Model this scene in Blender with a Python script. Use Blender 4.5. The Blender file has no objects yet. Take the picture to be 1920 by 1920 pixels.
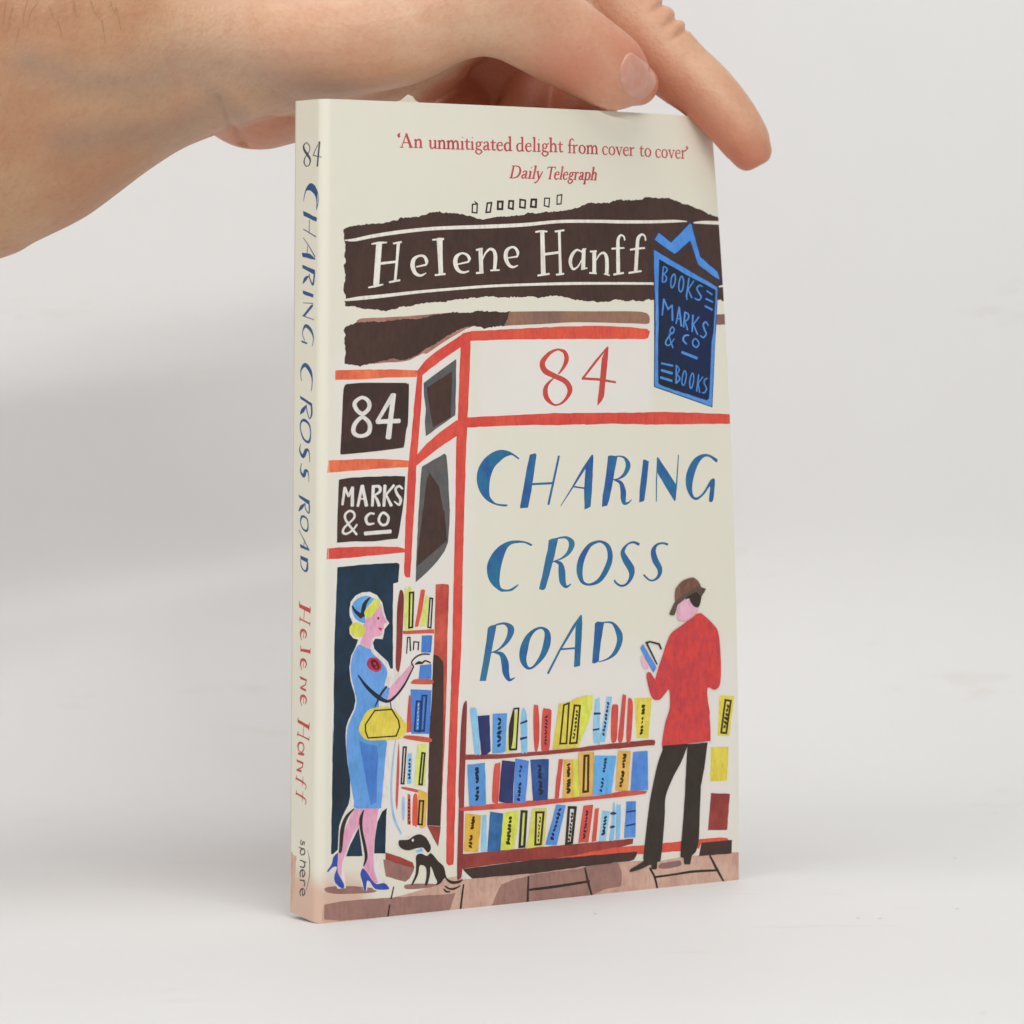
import bpy, bmesh, math, random
from mathutils import Vector, noise
from mathutils.bvhtree import BVHTree
from mathutils.geometry import delaunay_2d_cdt
random.seed(5)
MM = 0.001
scene = bpy.context.scene
COL = scene.collection

# ------------------------------------------------------------------ camera, world, lamps, exposure
cam = bpy.data.objects.new('camera', bpy.data.cameras.new('camera'))
COL.objects.link(cam)
cam.location = (0.0453, -0.932, 0.144)
cam.rotation_euler = (math.radians(90), 0, 0)
cam.data.sensor_width = 36.0
cam.data.lens = 36.0 * 7286.0 / 1920.0
cam.data.shift_y = -353.0 / 1920.0
cam.data.clip_start = 0.02
cam.data.clip_end = 20.0
cam.data.dof.use_dof = True
cam.data.dof.focus_distance = 0.965
cam.data.dof.aperture_fstop = 22.0
scene.camera = cam

world = bpy.data.worlds.new('World')
scene.world = world
world.use_nodes = True
world.node_tree.nodes['Background'].inputs[0].default_value = (0.99, 0.992, 1.0, 1)
world.node_tree.nodes['Background'].inputs[1].default_value = 0.13

def area(name, loc, target, size, power, color):
    d = bpy.data.lights.new(name, 'AREA')
    d.shape = 'RECTANGLE'; d.size, d.size_y = size
    d.energy = power; d.color = color
    o = bpy.data.objects.new(name, d); COL.objects.link(o)
    o.location = loc
    o.rotation_euler = (Vector(target) - Vector(loc)).to_track_quat('-Z', 'Y').to_euler()
    return o
area('key_strip', (0.45, -1.05, 0.78), (0.02, 0.1, 0.12), (0.85, 0.045), 7.0, (1.0, 0.99, 0.975))
area('side_softbox', (-0.95, -0.75, 0.45), (0.0, 0.0, 0.12), (0.9, 0.9), 3.5, (1.0, 0.99, 0.975))  # unseen fill lamp, added to brighten the spine
area('overhead_softbox', (0.0, -0.30, 1.15), (0.0, 0.05, 0.0), (1.2, 0.7), 7.6, (1.0, 0.992, 0.975))

scene.view_settings.view_transform = 'Standard'
scene.view_settings.look = 'None'
scene.view_settings.exposure = -0.03
scene.view_settings.gamma = 1.0
scene.view_settings.use_curve_mapping = False
scene.cycles.max_bounces = 8
scene.cycles.diffuse_bounces = 4

# ------------------------------------------------------------------ material helpers
def lin(c):
    c /= 255.0
    return c / 12.92 if c <= 0.04045 else ((c + 0.055) / 1.055) ** 2.4
GAIN = 1.20     # paper colours were read off a print lit a little below full white
def rgb(c, g=1.0): return tuple(min(0.92, lin(x) * g) for x in c) + (1.0,)

def new_mat(name):
    m = bpy.data.materials.new(name); m.use_nodes = True
    return m, m.node_tree.nodes, m.node_tree.links, m.node_tree.nodes['Principled BSDF']

def noise_node(N, Lk, scale, detail=3.0, rough=0.55, coord='Object', stretch=None):
    tc = N.new('ShaderNodeTexCoord'); src = tc.outputs[coord]
    if stretch:
        mp = N.new('ShaderNodeMapping'); mp.inputs['Scale'].default_value = stretch
        Lk.new(src, mp.inputs['Vector']); src = mp.outputs['Vector']
    n = N.new('ShaderNodeTexNoise')
    n.inputs['Scale'].default_value = scale; n.inputs['Detail'].default_value = detail; n.inputs['Roughness'].default_value = rough
    Lk.new(src, n.inputs['Vector'])
    return n

def ramp(N, Lk, fac, a, b):
    r = N.new('ShaderNodeMapRange'); r.interpolation_type = 'SMOOTHSTEP'
    r.inputs['From Min'].default_value = a; r.inputs['From Max'].default_value = b
    Lk.new(fac, r.inputs['Value'])
    return r.outputs['Result']

def mix(N, Lk, fac, a, b, mode='MIX'):
    m = N.new('ShaderNodeMix'); m.data_type = 'RGBA'; m.blend_type = mode
    if hasattr(fac, 'links') or hasattr(fac, 'is_linked'): Lk.new(fac, m.inputs[0])
    else: m.inputs[0].default_value = fac
    for v, s in ((a, m.inputs[6]), (b, m.inputs[7])):
        if isinstance(v, tuple): s.default_value = v
        else: Lk.new(v, s)
    return m.outputs[2]

def paper_finish(N, Lk, bs, rough=0.5, spec=0.3):
    bs.inputs['Roughness'].default_value = rough
    bs.inputs['Specular IOR Level'].default_value = spec
    n = noise_node(N, Lk, 2600.0, 2.0)
    b = N.new('ShaderNodeBump'); b.inputs['Strength'].default_value = 0.05; b.inputs['Distance'].default_value = 0.0001
    Lk.new(n.outputs['Fac'], b.inputs['Height']); Lk.new(b.outputs['Normal'], bs.inputs['Normal'])

# printed colours: (first tint, second tint, blotch size in 1/m)
INKS = {
 'blue': ((100,160,220),(88,146,208),90), 'blue2': ((92,164,222),(104,172,226),90), 'brick': ((158,70,61),(138,60,55),110),
 'brick2': ((176,68,60),(202,92,74),110), 'brickpale': ((198,94,84),(180,84,80),120), 'brooch': ((196,66,86),(176,50,70),200),
 'brown': ((68,51,46),(74,54,48),80), 'coat': ((208,70,66),(190,66,70),260), 'dkblue': ((58,96,160),(46,76,136),160),
 'dkblue2': ((64,120,172),(48,98,152),160), 'dkred': ((146,62,60),(120,52,54),60), 'dog': ((50,42,37),(58,46,40),150),
 'door': ((31,43,54),(34,58,80),45), 'dress': ((106,160,224),(92,150,210),70), 'gold': ((224,184,74),(212,168,64),120),
 'gold2': ((226,182,96),(216,170,80),120), 'grey': ((86,89,93),(98,94,90),90), 'hat': ((104,166,220),(92,152,210),120),
 'hatbrim': ((80,66,58),(98,80,68),160), 'hatbrown': ((112,78,65),(136,98,82),190), 'ink': ((46,40,37),(60,50,44),200),
 'ink_arc': ((120,98,84),(96,82,76),200), 'ink_bl': ((40,76,122),(32,58,100),200), 'ink_blue': ((48,90,150),(44,112,148),150),
 'ink_blue_spine': ((46,74,132),(44,88,124),120), 'ink_dk': ((32,42,60),(40,46,58),200), 'ink_ol': ((66,58,28),(50,44,26),200),
 'ink_red': ((178,66,74),(188,84,88),150), 'ink_sph': ((70,69,68),(80,76,72),200), 'ink_spine': ((66,72,92),(54,62,92),200),
 'ink_teal': ((52,108,152),(58,128,140),80), 'ink_teal2': ((54,104,152),(56,116,146),100), 'lb': ((130,188,230),(148,200,232),100),
 'lbpale': ((152,182,222),(168,192,224),100), 'leash': ((160,194,226),(142,182,220),60), 'lime': ((212,214,92),(200,206,80),120),
 'limepale': ((214,222,122),(204,214,104),120), 'limewhite': ((196,216,226),(186,206,220),120), 'limey': ((214,220,92),(204,212,76),120),
 'lips': ((206,62,82),(196,54,74),120), 'mauve': ((152,112,104),(140,102,96),120), 'mauvebar': ((128,98,92),(148,112,92),80),
 'mauvedk': ((138,104,106),(150,112,108),120), 'mauvehi': ((150,108,100),(168,122,108),150), 'mid2': ((80,130,208),(94,146,216),110),
 'midblue': ((78,130,204),(70,120,194),90), 'navy': ((52,62,112),(44,50,96),90), 'navyline': ((28,52,98),(34,60,110),120),
 'orange': ((228,120,82),(216,100,72),130), 'orange2': ((206,94,72),(190,80,64),120), 'paint': ((228,224,214),(222,218,206),100),
 'peach': ((205,170,152),(190,150,136),90), 'pink': ((217,155,182),(224,168,190),90), 'pinkpale': ((220,166,188),(226,182,198),110),
 'plum': ((112,40,62),(84,26,42),200), 'red': ((214,84,70),(206,74,66),100), 'red84': ((204,72,62),(190,76,68),90),
 'red_spine': ((192,76,66),(178,70,64),120), 'redor': ((222,92,68),(210,82,70),70), 'redor2': ((208,90,72),(196,78,66),110),
 'redsp': ((212,88,74),(200,80,72),120), 'shoe': ((58,80,168),(50,70,150),120), 'sign': ((58,46,42),(70,50,46),90),
 'signblue': ((76,136,212),(86,146,216),80), 'signdark': ((30,40,78),(30,42,50),70), 'slab': ((158,120,110),(148,112,104),90),
 'trouser': ((60,53,47),(54,46,40),70), 'white': ((220,216,211),(216,212,206),90), 'yellow': ((222,206,86),(214,196,74),120), 'yellow2': ((216,212,104),(206,202,92),120)}
_mats = {}
def ink(name):
    if name not in _mats:
        c1, c2, sc = INKS[name]
        m, N, Lk, bs = new_mat('print_' + name)
        n = noise_node(N, Lk, sc, 4.0, 0.6)
        col = mix(N, Lk, ramp(N, Lk, n.outputs['Fac'], 0.36, 0.64), rgb(c1, GAIN), rgb(c2, GAIN))
        br = noise_node(N, Lk, 900.0, 4.0, 0.7, stretch=(1.0, 1.0, 0.35))      # bristle streaks of the gouache
        col = mix(N, Lk, ramp(N, Lk, br.outputs['Fac'], 0.40, 0.72), col, mix(N, Lk, 1.0, col, (0.82, 0.81, 0.82, 1), 'MULTIPLY'))
        Lk.new(col, bs.inputs['Base Color'])
        paper_finish(N, Lk, bs)
        _mats[name] = m
    return _mats[name]

def cover_material():
    """cream card with the illustration's softly brushed white and peach grounds, laid out on the card in mm (uv map)"""
    m, N, Lk, bs = new_mat('cover_card')
    uv = N.new('ShaderNodeUVMap'); uv.uv_map = 'card_mm'
    wob = N.new('ShaderNodeTexNoise'); wob.inputs['Scale'].default_value = 0.16; wob.inputs['Detail'].default_value = 3.0
    Lk.new(uv.outputs['UV'], wob.inputs['Vector'])
    sep = N.new('ShaderNodeSeparateXYZ'); Lk.new(uv.outputs['UV'], sep.inputs[0])
    def warped(out, amp):
        a = N.new('ShaderNodeMath'); a.operation = 'MULTIPLY_ADD'; a.inputs[1].default_value = amp
        Lk.new(wob.outputs['Fac'], a.inputs[0]); Lk.new(out, a.inputs[2]); return a.outputs[0]
    U, V = warped(sep.outputs[0], 5.0), warped(sep.outputs[1], 5.0)
    def box(u0, u1, v0, v1, f):
        parts = [ramp(N, Lk, U, u0 - f, u0 + f), ramp(N, Lk, U, u1 + f, u1 - f), ramp(N, Lk, V, v0 - f, v0 + f), ramp(N, Lk, V, v1 + f, v1 - f)]
        o = parts[0]
        for p in parts[1:]:
            q = N.new('ShaderNodeMath'); q.operation = 'MULTIPLY'; Lk.new(o, q.inputs[0]); Lk.new(p, q.inputs[1]); o = q.outputs[0]
        return o
    cream, white, peach = rgb((216,213,198), GAIN), rgb((219,215,209), GAIN), rgb((205,174,156), GAIN)
    col = mix(N, Lk, box(48.5, 104, 123, 146, 1.5), cream, white)
    col = mix(N, Lk, box(6, 46, 20, 140, 3), col, white)
    col = mix(N, Lk, box(44, 132, 14, 64, 6), col, white)
    col = mix(N, Lk, box(-30, 16, -9, 12.5, 3.5), col, peach)
    n = noise_node(N, Lk, 35.0, 4.0)
    col = mix(N, Lk, ramp(N, Lk, n.outputs['Fac'], 0.3, 0.7), col, mix(N, Lk, 1.0, col, (0.985, 0.98, 0.972, 1), 'MULTIPLY'))
    Lk.new(col, bs.inputs['Base Color'])
    paper_finish(N, Lk, bs)
    return m
M_CARD = cover_material()

def plain(name, c1, c2, sc, rough=0.6, g=1.0, stretch=None):
    m, N, Lk, bs = new_mat(name)
    n = noise_node(N, Lk, sc, 4.0, 0.6, stretch=stretch)
    Lk.new(mix(N, Lk, ramp(N, Lk, n.outputs['Fac'], 0.35, 0.65), rgb(c1, g), rgb(c2, g)), bs.inputs['Base Color'])
    bs.inputs['Roughness'].default_value = rough
    return m
M_PAGES = plain('page_edges', (224,216,196), (206,196,174), 30.0, 0.8, 1.0, (1, 1, 1))
M_BACK = plain('back_card', (214,206,196), (206,196,186), 40.0, 0.5, 1.05)

# ------------------------------------------------------------------ object helpers
def link_mesh(name, bm, mats, parent=None, smooth=False):
    me = bpy.data.meshes.new(name)
    bmesh.ops.recalc_face_normals(bm, faces=bm.faces)
    bm.to_mesh(me); bm.free()
    for m in mats: me.materials.append(m)
    if smooth:
        for p in me.polygons: p.use_smooth = True
    o = bpy.data.objects.new(name, me); COL.objects.link(o)
    if parent: o.parent = parent
    return o

def tag(o, label=None, cat=None, kind=None):
    if label: o['label'] = label
    if cat: o['category'] = cat
    if kind: o['kind'] = kind

# ------------------------------------------------------------------ setting: white paper sweep (table and backdrop in one sheet)
def sweep():
    m, N, Lk, bs = new_mat('white_sheet')
    n1 = noise_node(N, Lk, 7.0, 4.0, 0.6)
    n2 = noise_node(N, Lk, 42.0, 6.0, 0.72, stretch=(0.30, 1.5, 1.0))
    col = mix(N, Lk, ramp(N, Lk, n1.outputs['Fac'], 0.3, 0.7), (0.79, 0.787, 0.782, 1), (0.775, 0.768, 0.76, 1))
    col = mix(N, Lk, ramp(N, Lk, n2.outputs['Fac'], 0.60, 0.74), col, (0.725, 0.70, 0.675, 1))
    Lk.new(col, bs.inputs['Base Color'])
    bs.inputs['Roughness'].default_value = 0.55; bs.inputs['Specular IOR Level'].default_value = 0.25
    n3 = noise_node(N, Lk, 420.0, 5.0, 0.65)
    b = N.new('ShaderNodeBump'); b.inputs['Strength'].default_value = 0.12; b.inputs['Distance'].default_value = 0.0006
    Lk.new(n3.outputs['Fac'], b.inputs['Height']); Lk.new(b.outputs['Normal'], bs.inputs['Normal'])
    dust = plain('sheet_dust', (150,142,136), (120,114,108), 300.0, 0.8)
    Y0, YF, RAD, TOP = -1.6, 0.215, 0.085, 1.7
    prof = [(Y0, 0.0), (-0.6, 0.0), (0.0, 0.0), (YF, 0.0)]
    for i in range(1, 15):
        a = i / 14 * math.pi / 2
        prof.append((YF + RAD * math.sin(a), RAD - RAD * math.cos(a)))
    prof.append((YF + RAD + 0.01, TOP))
    bm = bmesh.new()
    xs = [-1.6, -0.8, -0.3, 0.0, 0.3, 0.8, 1.6]
    rows = [[bm.verts.new((x, y, z)) for x in xs] for y, z in prof]
    for i in range(len(rows) - 1):
        for j in range(len(xs) - 1):
            bm.faces.new((rows[i][j], rows[i][j + 1], rows[i + 1][j + 1], rows[i + 1][j]))
    def blot(pts, w, mi):
        """a small stain lying on the sheet"""
        z = 0.00012
        L, R = [], []
        for i, p in enumerate(pts):
            d = (Vector(pts[min(i + 1, len(pts) - 1)]) - Vector(pts[max(i - 1, 0)])).normalized()
            nrm = Vector((-d.y, d.x)); t = 0.15 if i in (0, len(pts) - 1) else 1.0
            L.append(bm.verts.new((*(Vector(p) + nrm * w * t), z))); R.append(bm.verts.new((*(Vector(p) - nrm * w * t), z)))
        for i in range(len(pts) - 1):
            f = bm.faces.new((L[i], R[i], R[i + 1], L[i + 1])); f.material_index = mi
    for x, y in [(168.0, 263.0), (129.1, 9.0), (134.3, 8.1), (154.7, 23.5), (187.1, 209.7), (65.6, 15.8), (164.5, 114.0), (143.5, -120.6)]:
        blot([((x - .5) * MM, y * MM), (x * MM, y * MM), ((x + .6) * MM, (y + .3) * MM)], 0.28 * MM, 1)
    o = link_mesh('backdrop', bm, [m, dust], smooth=True)
    tag(o, 'seamless white paper sheet curving up from table to background', kind='structure')
sweep()

# ------------------------------------------------------------------ the book: card coordinates -> space (mm)
TH = math.radians(35.2); CO, SI = math.cos(TH), math.sin(TH)
BW, BH, BT, BR = 129.0, 198.0, 12.5, 2.5           # width, height, thickness, radius of the hinge edge
def solid(a, w, v):
    """point of the book block: a along the cover, w into the book, v up; the free top corner is bent back by the fingers"""
    q = max(a, 0.0) / BW; k = max(v, 0.0) / BH
    b = 12.6 * q ** 2.6 * k ** 1.9
    w2 = w + b; a2 = a - 0.55 * b * b / BW * 2.6 * 2.6 / 4.2
    return Vector((a2 * CO - w2 * SI - 1.4 * (1 - v / BH), a2 * SI + w2 * CO, v + 1.5 * max(w, 0.0) / BT * (1 - v / BH) ** 2)) * MM
HQ = BR * math.pi / 4
SMAX = BW - BR + HQ
SMIN = -(BT - 0.4 - BR + HQ)
def card(s, v, off=0.0):
    """point of the folded card: s runs from the spine (negative) round the hinge edge over the front cover (positive)"""
    if s >= HQ: a, w, na, nw = BR + s - HQ, 0.0, 0.0, -1.0
    elif s <= -HQ: a, w, na, nw = 0.0, BR - s - HQ, -1.0, 0.0
    else:
        p = (s + HQ) / BR
        a, w, na, nw = BR - BR * math.cos(p), BR - BR * math.sin(p), -math.cos(p), -math.sin(p)
    return solid(a + na * off, w + nw * off, v)

book = bpy.data.objects.new('book', None); COL.objects.link(book)
book.empty_display_size = 0.02
tag(book, 'cream illustrated paperback book standing upright, spine to the left', 'book')

LEVEL = 0.004       # mm between one printed layer and the next

def catmull(p, closed, n=6):
    out = []; m = len(p)
    rng = range(m) if closed else range(m - 1)
    for i in rng:
        if closed: a, b, c, d = p[(i - 1) % m], p[i], p[(i + 1) % m], p[(i + 2) % m]
        else: a, b, c, d = p[max(i - 1, 0)], p[i], p[i + 1], p[min(i + 2, m - 1)]
        for k in range(n):
            t = k / n
            out.append(tuple(0.5 * (2 * b[j] + (c[j] - a[j]) * t + (2 * a[j] - 5 * b[j] + 4 * c[j] - d[j]) * t * t + (3 * b[j] - a[j] - 3 * c[j] + d[j]) * t ** 3) for j in range(len(b))))
    if not closed: out.append(p[-1])
    return out

def ribbon(bm, pts, z, mi, closed, fx):
    """a brush stroke of changing width; fx undoes the foreshortening the width was measured with"""
    pts = [(s * fx, v, w) for s, v, w in pts]
    n = len(pts); L, R = [], []
    if n < 2: return
    dirs = []
    for i in range(n - (0 if closed else 1)):
        a, b = pts[i], pts[(i + 1) % n]
        d = Vector((b[0] - a[0], b[1] - a[1])); dirs.append(d.normalized() if d.length > 1e-6 else Vector((1, 0)))
    for i in range(n):
        d0 = dirs[i - 1] if (closed or i > 0) else dirs[0]
        d1 = dirs[i % len(dirs)] if (closed or i < n - 1) else dirs[-1]
        t = (d0 + d1); t = t.normalized() if t.length > 0.2 else d1
        nrm = Vector((-t.y, t.x)); k = 1.0 / max(0.55, abs(nrm.dot(Vector((-d1.y, d1.x)))))
        x, y, w = pts[i]; w = max(w, 0.12)
        L.append((x + nrm.x * w / 2 * k, y + nrm.y * w / 2 * k)); R.append((x - nrm.x * w / 2 * k, y - nrm.y * w / 2 * k))
    if not closed:      # rounded ends
        for end in (0, -1):
            x, y, w = pts[end]; d = dirs[0] * -1 if end == 0 else dirs[-1]
            e = (x + d.x * w * 0.22, y + d.y * w * 0.22); nrm = Vector((-d.y, d.x)) * (w * 0.3) * (-1 if end == 0 else 1)
            if end == 0: L.insert(0, (e[0] + nrm.x, e[1] + nrm.y)); R.insert(0, (e[0] - nrm.x, e[1] - nrm.y))
            else: L.append((e[0] + nrm.x, e[1] + nrm.y)); R.append((e[0] - nrm.x, e[1] - nrm.y))
    vl = [bm.verts.new((x / fx, y, z)) for x, y in L]; vr = [bm.verts.new((x / fx, y, z)) for x, y in R]
    m = len(vl)
    for i in range(m if closed else m - 1):
        j = (i + 1) % m
        f = bm.faces.new((vl[i], vr[i], vr[j], vl[j])); f.material_index = mi

def fill(bm, pts, z, mi):
    q = []
    for p in pts:
        if not q or (abs(p[0] - q[-1][0]) + abs(p[1] - q[-1][1])) > 0.02: q.append(p)
    n = len(q)
    co, _, tri = delaunay_2d_cdt([Vector((p[0], p[1])) for p in q], [(k, (k + 1) % n) for k in range(n)], [list(range(n))], 1, 1e-6)[:3]
    vs = [bm.verts.new((c.x, c.y, z)) for c in co]
    for t in tri:
        try: f = bm.faces.new([vs[k] for k in t]); f.material_index = mi
        except ValueError: pass

def torn(p):
    out = []
    for i in range(len(p)):
        a, b = Vector(p[i][:2]), Vector(p[(i + 1) % len(p)][:2])
        n = max(1, int((b - a).length / 0.45))
        for k in range(n):
            c = a.lerp(b, k / n); r = 0.16 if n > 1 else 0.05
            out.append((c.x + random.uniform(-r, r), c.y + random.uniform(-r, r)))
    return out

def wobble(p):
    """hand-cut edges: long straight runs get a slight waver"""
    out = []
    for i in range(len(p)):
        a, b = Vector(p[i][:2]), Vector(p[(i + 1) % len(p)][:2])
        n = max(1, int((b - a).length / 1.5))
        for k in range(n):
            c = a.lerp(b, k / n)
            if k: c += Vector((noise.noise((c.x * .7, c.y * .7, 3.1)), noise.noise((c.x * .7, c.y * .7, 8.7)))) * 0.13
            out.append((c.x, c.y))
    return out

def card_part(name, art, s0, s1, ds, fx):
    """card panel with its print as one mesh: flat layout first, then folded and bent with the book"""
    bm = bmesh.new(); mats = [M_CARD]; idx = {}
    for line in art.strip().split('\n'):
        kind, mat, lev, *toks = line.split()
        if mat not in idx: idx[mat] = len(mats); mats.append(ink(mat))
        z = int(lev) * LEVEL; mi = idx[mat]
        p = [tuple(int(c) / 100 for c in t.split(',')) for t in toks]
        if kind == 'P': fill(bm, wobble(p), z, mi)
        elif kind == 'C': fill(bm, catmull(p, True, 5), z, mi)
        elif kind == 'R': fill(bm, torn(p), z, mi)
        elif kind == 'S': ribbon(bm, catmull(p, False, 6), z, mi, False, fx)
        elif kind == 'L': ribbon(bm, p, z, mi, False, fx)
        elif kind == 'O': ribbon(bm, p, z, mi, True, fx)
        elif kind == 'Q': ribbon(bm, catmull(p, True, 7), z, mi, True, fx)
    for v in bm.verts:
        v.co.x = min(max(v.co.x, s0 + 0.02), s1 - 0.02); v.co.y = min(max(v.co.y, 0.02), BH - 0.02)
    # cut the flat print so that it can follow the fold and the bend
    s = s0 + (0.35 if s0 > -1 else ds)
    while s < s1:
        bmesh.ops.bisect_plane(bm, geom=bm.verts[:] + bm.edges[:] + bm.faces[:], plane_co=(s, 0, 0), plane_no=(1, 0, 0), dist=1e-5); s += ds if (s > 4 or s < -4.5) else min(ds, 0.45)
    v = 4.5
    while v < BH:
        bmesh.ops.bisect_plane(bm, geom=bm.verts[:] + bm.edges[:] + bm.faces[:], plane_co=(0, v, 0), plane_no=(0, 1, 0), dist=1e-5); v += 4.5
    # card body: outer and inner face, closed edges
    ss = [s0]; s = s0
    while s < s1 - 1e-6:
        s = min(s + (ds if s > 4 or s < -4 else 0.3), s1); ss.append(s)
    vs = [BH * i / 44 for i in range(45)]
    TK = -0.4
    go = [[bm.verts.new((a, b, 0.0)) for b in vs] for a in ss]
    gi = [[bm.verts.new((a, b, TK)) for b in vs] for a in ss]
    n, k = len(ss), len(vs)
    for i in range(n - 1):
        for j in range(k - 1):
            bm.faces.new((go[i][j], go[i + 1][j], go[i + 1][j + 1], go[i][j + 1]))
            bm.faces.new((gi[i][j], gi[i][j + 1], gi[i + 1][j + 1], gi[i + 1][j]))
        bm.faces.new((go[i][0], gi[i][0], gi[i + 1][0], go[i + 1][0])); bm.faces.new((go[i][-1], go[i + 1][-1], gi[i + 1][-1], gi[i][-1]))
    for j in range(k - 1):
        bm.faces.new((go[0][j], go[0][j + 1], gi[0][j + 1], gi[0][j])); bm.faces.new((go[-1][j], gi[-1][j], gi[-1][j + 1], go[-1][j + 1]))
    uvl = bm.loops.layers.uv.new('card_mm')
    for f in bm.faces:
        for l in f.loops: l[uvl].uv = (l.vert.co.x, l.vert.co.y)
    for f in bm.faces:
        if f.normal.z < 0 and f.material_index: f.normal_flip()
    for v in bm.verts: v.co = card(v.co.x, v.co.y, v.co.z)
    me = bpy.data.meshes.new(name); bm.to_mesh(me); bm.free()
    for m in mats: me.materials.append(m)
    for p in me.polygons: p.use_smooth = False
    o = bpy.data.objects.new(name, me); COL.objects.link(o); o.parent = book
    return o

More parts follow.
